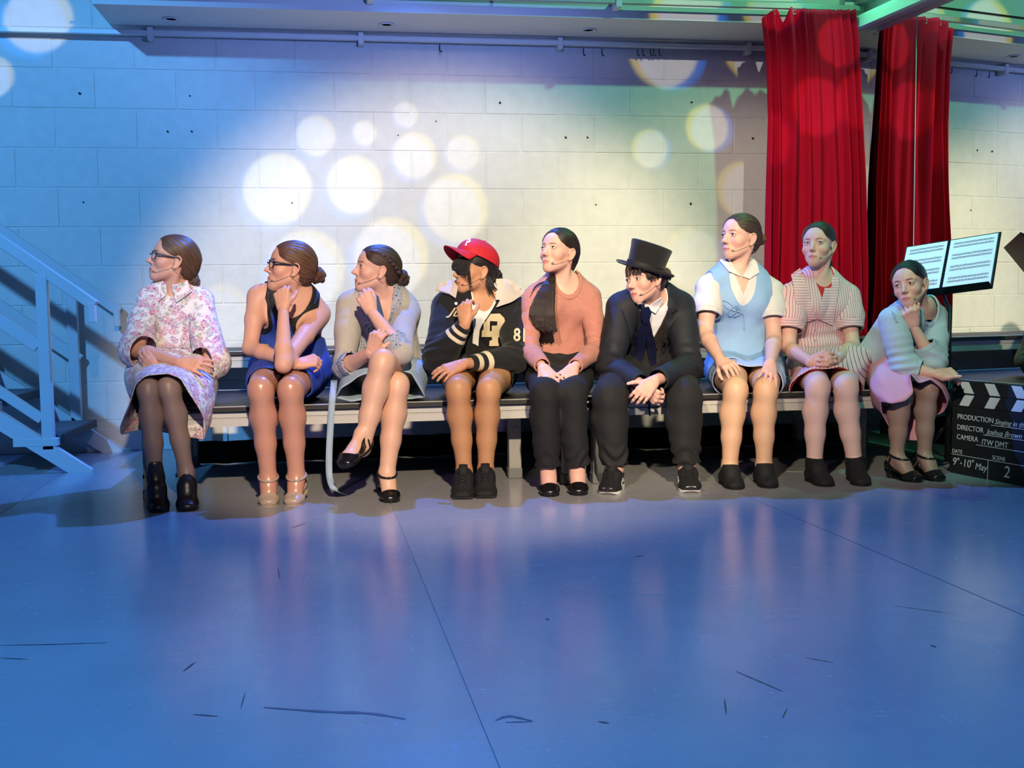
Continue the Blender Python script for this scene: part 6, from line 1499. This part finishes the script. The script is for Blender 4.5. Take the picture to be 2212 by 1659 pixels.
def person6():
    J = dict(N=(1406, 650, -1.58), SL=(1342, 668, -1.60), SR=(1468, 664, -1.54), EL=(1318, 795, -1.74), WL=(1388, 832, -1.96), ER=(1490, 795, -1.72), WR=(1414, 822, -1.99), HL=(1352, 797, -1.42), HR=(1446, 797, -1.42), KL=(1318, 858, -1.94), KR=(1478, 858, -1.94), AL=(1328, 1012, -1.93), AR=(1484, 1018, -1.94), TL=(1312, 1056, -2.06), TR=(1493, 1065, -2.10))
    P = make_person('person', 'person in black top hat and dark suit with wide navy tie leaning forward', J, (1394, 608, -1.66, 58, -4, 6, 1.0), PALE,
        dict(build=1.0, arm=1.0, leg=1.05, neck=.050, face_w=1.08, brow=(.2, .14, .12), gaze=(.1, 1, 0), iris=(.08, .06, .05), handL=dict(to=(1408, 850, -1.98), back=(.3, -.5, -.6), side=1, curl=CURL), handR=dict(to=(1388, 850, -2.02), back=(-.1, -.9, .3), side=1, curl=[(.5, .6, .3)]*4, thumb=(.8, .1, .1))))
    SU = mat('navy_black_suiting', srgb(20, 21, 30), .7, bump=.3, bscale=500, var=.12, vscale=30); SUT = mat('charcoal_trouser', srgb(26, 25, 26), .85, bump=.3, bscale=400); WT = mat('white_shirt', srgb(232, 230, 234), .7, bump=.15, bscale=200); TIE = mat('navy_satin', srgb(18, 22, 52), .3, spec=.6, bump=.15, bscale=60); WC = mat('brown_black_waistcoat', srgb(40, 32, 28), .7, bump=.3, bscale=300); FELT = mat('black_felt_hat', srgb(14, 13, 14), .9, bump=.5, bscale=350, sheen=.15)
    hm = hair_mat('short_dark_hair', srgb(30, 20, 17), srgb(70, 48, 38)); cap = hair_cap(P, hm, (0, -.075, .03), .94, dy=.004); L = P.L; A = P.hA; s = P.hs; rng = random.Random(5)
    for k in range(12):
        t = k/11; x = -.074+.006*rng.random(); y = .052-.13*t; lock(P, hm, [(x*.95, y, .040), (x*1.04-.002, y+.006*rng.uniform(-1, 1), .022), (x*1.08, y+.012*rng.uniform(-1, 1), .004-(.016 if y < -.02 else 0)+.008*rng.uniform(-1, 1))], [.011, .012, .004], cap, .6, h=.0032)
    for k in range(5): lock(P, hm, [(-.055+.02*k, .082+.012*math.sin(k), .060), (-.060+.02*k, .094, .045), (-.064+.022*k, .094+.004*(k % 2), .034)], [.010, .008, .003], cap, .5, h=.0032)
    # top hat
    HA = A @ np.array([[math.cos(.12), 0, math.sin(.12)], [0, 1, 0], [-math.sin(.12), 0, math.cos(.12)]]); ht = np.array((-.0, -.008, .056)); hz = nrm(np.array((.27, -.10, .95))); HB = axes(z=hz, x=HA[:, 0]); c0 = L(ht)
    v = []; f = []; prof = [(.082, .0, 0), (.080, .02, 0), (.0815, .05, 0), (.085, .085, 0), (.0895, .112, 0), (.088, .1185, 0), (.082, .1205, 0), (.05, .121, 0), (.0, .121, 0)]; n = 40
    for r, z, _ in prof:
        for j in range(n): a_ = 2*math.pi*j/n; v.append(c0+HB @ np.array((r*math.cos(a_)*1.0, r*math.sin(a_)*1.19, z+.004*math.sin(a_)*(z/.12))))
    for i in range(len(prof)-1):
        for j in range(n): f.append((i*n+j, i*n+(j+1) % n, (i+1)*n+(j+1) % n, (i+1)*n+j))
    hat = MB().add(v, f).build('top_hat', FELT, P.root, True); hat['label'] = 'black felt top hat'
    v = []; f = []; pr = [(.081, .002), (.10, -.001), (.120, .003), (.131, .011), (.133, .013), (.132, .008), (.120, -.002), (.10, -.005), (.081, -.002)]
    for r, z in pr:
        for j in range(n): a_ = 2*math.pi*j/n; v.append(c0+HB @ np.array((r*math.cos(a_)*1.0, (.081*1.19+(r-.081)*1.0)*math.sin(a_), z*(.3+.9*abs(math.cos(a_)))-.006*math.sin(a_)**2*(r-.08)/.05)))
    for i in range(len(pr)):
        for j in range(n): k = (i+1) % len(pr); f.append((i*n+j, k*n+j, k*n+(j+1) % n, i*n+(j+1) % n))
    MB().add(v, f).build('brim', FELT, hat, True)
    v = []; f = []
    for i, (r, z) in enumerate(((.0828, .001), (.0832, .012), (.0826, .026))):
        for j in range(n): a_ = 2*math.pi*j/n; v.append(c0+HB @ np.array((r*math.cos(a_)*1.005, r*math.sin(a_)*1.195, z)))
    for i in range(2):
        for j in range(n): f.append((i*n+j, i*n+(j+1) % n, (i+1)*n+(j+1) % n, (i+1)*n+j))
    MB().add(v, f).build('hat_band', mat('hat_band', srgb(24, 20, 18), .7), hat, True)
    headset(P, drop=.0)
    sh = cloth(P, 'shirt', torso(P, .006), .006, WT, [lambda V: nhole(P, V, .054, .030, -.02), below(P, -.45)], (.002, 30.))
    wc = cloth(P, 'waistcoat', torso(P, .012), .006, WC, [lambda V: vneck(P, V, .075, .20, .05), below(P, -.40), armoff(P, -.03)], (.003, 26.))
    S = torso(P, .022, sh=.3)
    for sd, sg in (('L', -1), ('R', 1)): S.cone(P.J['S'+sd]+P.up*.012, P.J['S'+sd]+P.lat*-sg*.07+P.up*.020, .052, .044, .03)
    S.ops += lap_sdf(P, .016, rad=.05).ops[-2:]
    def opening(V): u, v, w = tl(P, V); hw = np.interp(v, [-.55, -.40, -.28, -.16, -.02, .05], [.10, .055, .050, .060, .062, .065]); return np.where(w > 0, hw-np.abs(u+.01), np.where(v > .0, .062-np.abs(u), -1))
    d = cloth(P, 'suit_jacket', S, .0062, SU, [opening, below(P, -.50)], (.005, 20.), seed=33, rimd=.012)
    big = lambda S, a, e, w: (S.cone(a, e, .066, .058, .03), S.cone(e, w, .058, .042, .03))
    for sd in 'LR': sleeve(P, sd, .016, 'F', .92, SU, d, extra=big, fold=(.005, 22.), seed=34, crease=.007)
    B = bvh(d, *d.children)
    decal(B, [(1352, 648), (1368, 655), (1372, 690), (1378, 740), (1368, 762), (1352, 700), (1342, 668)], 'lapel', SU, d, .006, .004); decal(B, [(1440, 640), (1452, 645), (1462, 668), (1449, 676), (1456, 690), (1442, 740), (1430, 762), (1424, 720), (1428, 680)], 'lapel', SU, d, .006, .004)
    stud(B, 1435, 671, .0025, PEARL, d, 'lapel_pin', .01)
    Bs = bvh(sh, wc, P.body)
    decal(Bs, [(1376, 655), (1392, 652), (1402, 668), (1390, 676), (1378, 668)], 'shirt_collar', WT, sh, .008, .004); decal(Bs, [(1396, 664), (1408, 652), (1424, 640), (1428, 650), (1414, 676)], 'shirt_collar', WT, sh, .010, .004)
    tie = decal(Bs, [(1381, 664), (1398, 661), (1404, 672), (1399, 694), (1390, 696), (1383, 684)], 'tie', TIE, P.root, .014, .014); tie['label'] = 'wide navy satin tie'
    decal(Bs, [(1386, 694), (1397, 694), (1396, 720), (1392, 760), (1384, 782), (1358, 768), (1366, 740), (1376, 716)], 'tie_blade', TIE, tie, .016, .007); decal(Bs, [(1396, 694), (1402, 700), (1414, 740), (1416, 790), (1404, 792), (1396, 745)], 'tie_tail', TIE, tie, .012, .005)
    for x, y in ((1418, 754), (1419, 776)): stud(Bs, x, y, .005, BMET, wc, off=.002)
    t = trousers(P, SUT, .020, 1.05, (.93, .93), seed=36, fold=.006)
    c = [W(*p) for p in ((1402, 862, -1.86), (1403, 885, -1.86), (1404, 898, -1.86))]; MB().tube(c, .005, 8).build('tie_tip', TIE, tie, True)
    sm = mat('black_knit_upper', srgb(18, 18, 20), .8, bump=.6, bscale=500); so = mat('white_rubber', srgb(226, 226, 224), .5); wh = mat('white_stripe', srgb(228, 228, 226), .45)
    for sd in 'LR':
        s_, q = shoe(P, sd, 'sneaker', sm, so); sg = 1 if sd == 'L' else -1
        bb = bvh(s_); ins_ = 1
        pts = [(.10, .040), (.22, .052), (.34, .060), (.46, .058), (.56, .045), (.60, .028), (.52, .026), (.42, .040), (.30, .042), (.18, .034)]
        for side in (1, -1):
            v = []
            for y, z in pts:
                o0 = q(side*.12, y, z); dr = -P.__dict__['foot'+sd][1][:, 0]*side; h = bb.ray_cast(Vector(o0), Vector(dr), .2); v.append((np.array(h[0]) if h[0] else q(side*.034, y, z))-dr*.0015)
            n0 = len(v); v2 = v+[p+P.__dict__['foot'+sd][1][:, 0]*side*-.002 for p in v]
            MB().add(v2, [tuple(range(n0)), tuple(range(2*n0-1, n0-1, -1))]+[(i, (i+1) % n0, n0+(i+1) % n0, n0+i) for i in range(n0)]).build('side_stripe', wh, s_)
        MB().tube([q(0, .80, .021), q(0, .93, .019), q(0, .985, .018)], [.030, .026, .012], 14, squash=.42).build('toe_cap', mat('charcoal_rubber', srgb(50, 50, 54), .6), s_, True)
def person7():
    J = dict(N=(1592, 592, -1.42), SL=(1532, 622, -1.44), SR=(1664, 628, -1.42), EL=(1524, 722, -1.52), WL=(1556, 778, -1.80), ER=(1672, 735, -1.52), WR=(1664, 785, -1.88), HL=(1568, 795, -1.38), HR=(1652, 795, -1.38), KL=(1590, 842, -1.95), KR=(1655, 842, -1.95), AL=(1576, 1010, -1.95), AR=(1650, 1008, -1.95), TL=(1594, 1048, -2.06), TR=(1666, 1047, -2.06))
    P = make_person('person', 'tall person in light blue pinafore top over white puff-sleeved blouse with hands on knees', J, (1599, 519, -1.46, 64, 6, 0, 1.03), PALE,
        dict(tights=tights_mat('light_tan_tights', srgb(222, 176, 140), .5), bust=1., heel=.006, gaze=(0, 1, .05), brow=(.26, .18, .15), handL=dict(to=(1580, 792, -1.90), back=(-.2, -.6, .75), side=1, curl=[(.3, .5, .3)]*4, spread=.15), handR=dict(to=(1660, 815, -1.97), back=(.1, -.75, .65), side=-1, curl=[(.1, .25, .15)]*4, spread=.3)))
    WT = mat('white_cotton', srgb(218, 210, 208), .75, bump=.25, bscale=250); LB = mat('light_blue_cotton', srgb(140, 174, 214), .75, bump=.3, bscale=250, var=.06, vscale=25); PB = mat('lilac_blue_cotton', srgb(168, 182, 216), .8, bump=.3, bscale=250)
    hm = hair_mat('dark_brown_hair', srgb(36, 25, 20), srgb(84, 60, 46)); cap = hair_cap(P, hm, (0, -.112, .020), .98); bun(P, hair_mat('bun_brown_hair', srgb(58, 36, 24), srgb(124, 84, 56)), (0, -.130, .022), .038, cap, 7)
    headset(P)
    bl = cloth(P, 'blouse', torso(P, .009), .0062, WT, [lambda V: vneck(P, V, .055, .13, .03), below(P, -.40)], (.003, 28.), seed=41)
    for sd in 'LR': sleeve(P, sd, .012, 'U', .60, WT, bl, extra=lambda S, a, e, w: (S.cone(a+(e-a)*.05, a+(e-a)*.42, .066, .074, .03), S.cone(a+(e-a)*.42, a+(e-a)*.7, .074, .064, .02)), fold=(.006, 34.), seed=42, rimd=.012, bands=[(.52, 1., 'sleeve_cuff', WT)])
    S = torso(P, .016, sh=.12); S.ops += lap_sdf(P, .020, rad=.08, fill=1.5).ops
    def scoop(V): u, v, w = tl(P, V); return np.where(w > -.02, (1-np.sqrt((u/.072)**2+((v-.02)/np.where(v < .02, .165, .3))**2))*.07, np.where(v > -.05, .07-np.abs(u), -1))
    def armh(V): u, v, w = tl(P, V); return np.where(v > -.20, np.abs(u)-(P.sw/2-.012), -1)
    d = cloth(P, 'pinafore', S, .0062, LB, [scoop, armh, thigh_cut(P, .50)], (.005, 24.), seed=43, rimd=.008, extra_fold=lambda V: .006*np.sin(tl(P, V)[1]*48+10*tl(P, V)[0])*np.exp(-((tl(P, V)[1]+.36)/.07)**2))
    cloth(P, 'skirt', lap_sdf(P, .014, rad=.085, fill=1.75), .006, PB, [thigh_cut(P, .64)], (.005, 30.), seed=44)
    B = bvh(d); Bb = bvh(bl, d, P.body)
    decal(Bb, [(1556, 566), (1566, 556), (1578, 560), (1586, 580), (1600, 598), (1574, 588)], 'blouse_collar', WT, bl, .006, .004); decal(Bb, [(1602, 598), (1612, 580), (1620, 556), (1632, 566), (1638, 590), (1618, 604)], 'blouse_collar', WT, bl, .006, .004)
    for x, y in ((1599, 620), (1597, 642)): stud(Bb, x, y, .0045, PEARL, bl)
    for pts in ([(1590, 672), (1570, 664), (1560, 650), (1572, 652), (1592, 668)], [(1590, 672), (1578, 682), (1574, 672), (1590, 660), (1600, 676), (1584, 684)], [(1602, 674), (1607, 690), (1607, 712)], [(1588, 670), (1604, 678)]): cord(B, pts, .0024, 'bow_tie_cord', LB, d, .004)
    bm_ = mat('black_canvas', srgb(20, 20, 22), .75, bump=.4, bscale=400)
    for sd in 'LR': shoe(P, sd, 'jazz', bm_)
def person8():
    J = dict(N=(1768, 606, -1.42), SL=(1712, 640, -1.44), SR=(1828, 640, -1.42), EL=(1702, 752, -1.52), WL=(1752, 782, -1.82), ER=(1842, 750, -1.52), WR=(1806, 778, -1.82), HL=(1740, 795, -1.38), HR=(1816, 795, -1.38), KL=(1768, 836, -1.95), KR=(1828, 836, -1.95), AL=(1759, 1008, -1.94), AR=(1845, 1008, -1.94), TL=(1790, 1048, -2.08), TR=(1866, 1051, -2.10))
    P = make_person('person', 'person in pink striped dress with wide collar over red top and hands clasped', J, (1768, 535, -1.46, 42, 4, 0, 1.0), PALE,
        dict(bust=.85, build=.95, arm=.96, heel=.006, face_w=1.06, gaze=(-.35, 1, .1), brow=(.4, .28, .22), iris=(.2, .28, .32), tights=tights_mat('pale_tights', srgb(236, 196, 180), .6), handL=dict(to=(1782, 772, -1.86), back=(-.3, -.9, .2), side=1, curl=CURL, thumb=(.3, .2, .2)), handR=dict(to=(1776, 772, -1.90), back=(.2, -.95, .1), side=-1, curl=CURL, thumb=(.3, .2, .2))))
    base, line = srgb(236, 188, 190), srgb(92, 70, 84); SV = stripe_mat('pink_stripe_body', base, line, P.lat, 78., .13); SH_ = stripe_mat('pink_stripe_collar', base, line, P.up*.99+P.lat*.12, 78., .13); RDT = mat('red_jersey', srgb(200, 30, 34), .8, bump=.2, bscale=300); SS = {sd: stripe_mat('pink_stripe_sleeve_'+sd, base, line, nrm(np.cross(P.J['E'+sd]-P.J['S'+sd], (0, 1, .2))), 78., .13) for sd in 'LR'}
    hm = hair_mat('dark_hair', srgb(24, 18, 16), srgb(66, 50, 42)); cap = hair_cap(P, hm, (0, -.094, -.020), 1.0)
    lock(P, hm, [(0, -.088, -.018), (-.012, -.105, -.06), (-.02, -.095, -.12), (-.025, -.08, -.16)], [.022, .030, .026, .006], cap, .8, 'ponytail')
    headset(P)
    tee = cloth(P, 'red_top', torso(P, .006), .006, RDT, [lambda V: nhole(P, V, .056, .052, -.04), below(P, -.40)], (.002, 30.))
    S = torso(P, .014); S.ops += lap_sdf(P, .016, rad=.05).ops[-2:]
    d = cloth(P, 'dress', S, .0062, SV, [lambda V: vneck(P, V, .062, .225, .05), below(P, -.50)], (.004, 26.), seed=51, rimd=.008, extra_fold=lambda V: .006*np.sin(tl(P, V)[1]*75+4*tl(P, V)[0])*np.exp(-((tl(P, V)[1]+.27)/.04)**2))
    for sd in 'LR': sleeve(P, sd, .012, 'U', .66, SS[sd], d, extra=lambda S, a, e, w: (S.cone(a+(e-a)*.02, a+(e-a)*.42, .064, .074, .03), S.cone(a+(e-a)*.42, a+(e-a)*.75, .074, .068, .02)), fold=(.006, 36.), seed=52, rimd=.012, bands=[(.52, 1., 'sleeve_cuff', SH_)])
    B = bvh(d, tee)
    decal(B, [(1731, 582), (1712, 597), (1715, 640), (1725, 698), (1762, 687), (1742, 622)], 'wide_collar', SH_, d, .008, .004); decal(B, [(1791, 584), (1811, 606), (1806, 650), (1797, 703), (1763, 686), (1780, 622)], 'wide_collar', SH_, d, .008, .004)
    for x, y in ((1762, 691), (1761, 712), (1761, 735), (1760, 757)): stud(B, x, y, .005, mat('pink_button', srgb(214, 150, 160), .4), d, off=.002)
    SK = stripe_mat('pink_stripe_skirt', base, line, np.array((.75, -.5, .4)), 70., .15)
    pel = (P.J['HL']+P.J['HR'])/2; o_ = lambda L_: [W(*p) for p in L_]
    r0 = [P.tp[1]+P.up*.02+P.lat*.155*math.sin(t)+P.fwd*.125*math.cos(t) for t in np.linspace(0, 2*math.pi, 24, endpoint=False)]
    r1 = [np.array((pel[0]+.205*math.sin(t), -1.50-.17*math.cos(t), .515+.085*math.cos(t))) for t in np.linspace(0, 2*math.pi, 24, endpoint=False)]
    r2 = o_([(1778, 797, -1.88), (1810, 796, -1.88), (1845, 806, -1.86), (1862, 832, -1.82), (1864, 856, -1.78), (1830, 852, -1.70), (1780, 850, -1.68), (1730, 852, -1.70), (1700, 868, -1.76), (1704, 840, -1.82), (1722, 812, -1.86), (1745, 800, -1.88)])
    sheet('skirt', [r0, r1, r2], SK, P.root, 90, 8, .004, 53, .007, 34.); sheet('red_slip', [[p+np.array((0, 0, -.006)) for p in r1], [p*.97+np.mean(r2, 0)*.03 for p in r2]], RDT, P.root, 60, 6, .003, 54, .003, 30.)
    bm_ = mat('black_canvas', srgb(20, 20, 22), .75, bump=.4, bscale=400); sk = mat('black_sock', srgb(16, 16, 18), .9, bump=.3, bscale=400)
    for sd in 'LR':
        shoe(P, sd, 'jazz', bm_); a = P.J['A'+sd]; k = P.J['K'+sd]; t = nrm(k-a)
        S = P.S.inflate(.0045, ['FT'+sd]); S.cone(a-t*.01, a+t*.05, .0375, .0385, .01); cloth(P, 'sock', S, .005, sk, [lambda V: (V-a) @ t-.026], (.0005, 30.), rimd=.003)
    rg, n = on(bvh(P.body), 1771, 776, .0); 
    MB().tube([np.asarray(P.J['WL'])+P.hAL @ (np.array((.012+.0085*math.cos(t)*1.1, .098, .0085*math.sin(t)))*.95) for t in np.linspace(0, 6.283, 16)], .0012, 6).build('ring', CHROME, P.root, True)
def person9():
    J = dict(N=(1988, 670, -1.80), SL=(1928, 692, -1.86), SR=(2026, 692, -1.76), EL=(1952, 792, -1.92), WL=(2022, 808, -2.00), ER=(2014, 782, -1.92), WR=(1974, 706, -1.92), HL=(1876, 800, -1.58), HR=(1932, 802, -1.60), KL=(1950, 852, -1.955), KR=(2006, 840, -1.965), AL=(1936, 1012, -1.93), AR=(1996, 1008, -1.93), TL=(1988, 1042, -2.06), TR=(2032, 1038, -2.06))
    P = make_person('person', 'person in pale blue cardigan and pink skirt leaning forward by the music stand', J, (1966, 620, -1.87, 46, -2, 10, .97), PALE,
        dict(bust=.7, build=.78, arm=.86, leg=.86, heel=.035, bend=.05, neck=.044, gaze=(.1, 1, .1), brow=(.14, .10, .09), iris=(.07, .05, .04), tights=tights_mat('grey_tan_tights', srgb(158, 128, 114), .5), handL=dict(to=(2072, 806, -2.02), back=(.1, -.7, .65), side=1, curl=[(.5, .8, .5), (.6, .9, .5), (.7, .9, .5), (.8, .9, .5)], thumb=(.25, -.1, -.55)), handR=dict(to=(1958, 652, -1.95), back=(-.5, -.8, .2), side=1, curl=CURL, thumb=(.35, .0, .1)), hand_s=.9))
    CB = knit_mat('pale_blue_knit', srgb(176, 190, 198), var=.06); PK = mat('pink_corduroy', srgb(214, 152, 170), .85, bump=.3, bscale=260); EMB = scroll_mat('blue_embroidery', srgb(150, 166, 190), srgb(70, 84, 124), srgb(176, 190, 208), 80.)
    hm = hair_mat('near_black_hair', srgb(12, 9, 10), srgb(40, 30, 30)); cap = hair_cap(P, hm, (0, -.098, -.012), .98, part_x=.0); bun(P, hm, (0, -.112, -.016), .036, cap, 9)
    headset(P)
    S = torso(P, .014); 
    d = cloth(P, 'cardigan', S, .0062, CB, [lambda V: nhole(P, V, .050, .040, -.04), below(P, -.50)], (.005, 22.), seed=61, rimd=.008)
    big = lambda S, a, e, w: (S.cone(a, e, .058, .056, .03), S.cone(e, e+(w-e)*.6, .056, .044, .03))
    sleeve(P, 'L', .012, 'F', .52, CB, d, extra=big, fold=(.005, 24.), seed=62, crease=.006, bands=[(.40, 1, 'cuff_rib', CB)]); sleeve(P, 'R', .012, 'F', .50, CB, d, extra=big, fold=(.005, 24.), seed=63, crease=.006, bands=[(.38, 1, 'cuff_rib', CB)])
    B = bvh(d, *d.children)
    decal(B, [(1998, 690), (2008, 684), (2020, 686), (2018, 700), (2008, 712), (2002, 722), (1996, 718), (1994, 704)], 'embroidered_motif', EMB, d, .001, .002); decal(B, [(1926, 672), (1934, 678), (1936, 690), (1942, 698), (1934, 696), (1928, 684)], 'embroidered_motif', EMB, d, .001, .002)
    pel = (P.J['HL']+P.J['HR'])/2; o_ = lambda L_: [W(*p) for p in L_]
    r0 = [P.tp[0]+P.up*.05+P.hl*.135*math.sin(t)+P.fwd*.115*math.cos(t) for t in np.linspace(0, 2*math.pi, 24, endpoint=False)]
    r1 = [np.array((pel[0]+.01+.13*math.sin(t), -1.69-.13*math.cos(t), .50+.085*math.cos(t))) for t in np.linspace(0, 2*math.pi, 24, endpoint=False)]
    r2 = o_([(1965, 800, -1.940), (2000, 800, -1.940), (2034, 815, -1.940), (2046, 850, -1.920), (2036, 880, -1.860), (2005, 885, -1.820), (1965, 885, -1.800), (1915, 885, -1.800), (1885, 868, -1.820), (1880, 838, -1.880), (1900, 815, -1.920), (1932, 804, -1.940)])
    r3 = o_([(1965, 806, -2.040), (1984, 830, -2.045), (2010, 818, -2.045), (2034, 842, -2.020), (2046, 868, -2.000), (2036, 890, -1.960), (2008, 900, -1.920), (1986, 955, -1.900), (1958, 952, -1.890), (1925, 932, -1.890), (1906, 896, -1.910), (1903, 868, -1.960), (1925, 873, -2.030), (1958, 868, -2.050), (1976, 850, -2.050)])
    sheet('skirt', [r0, r1, r2, r3], PK, P.root, 96, 8, .004, 64, .005, 26.)
    bm_ = mat('black_patent', srgb(20, 19, 20), .25, spec=.6)
    for sd in 'LR': shoe(P, sd, 'mary', bm_)
for i, fn in enumerate((globals().get('person%d' % k) for k in range(1, 10))):
    if fn and want(i+1): fn()
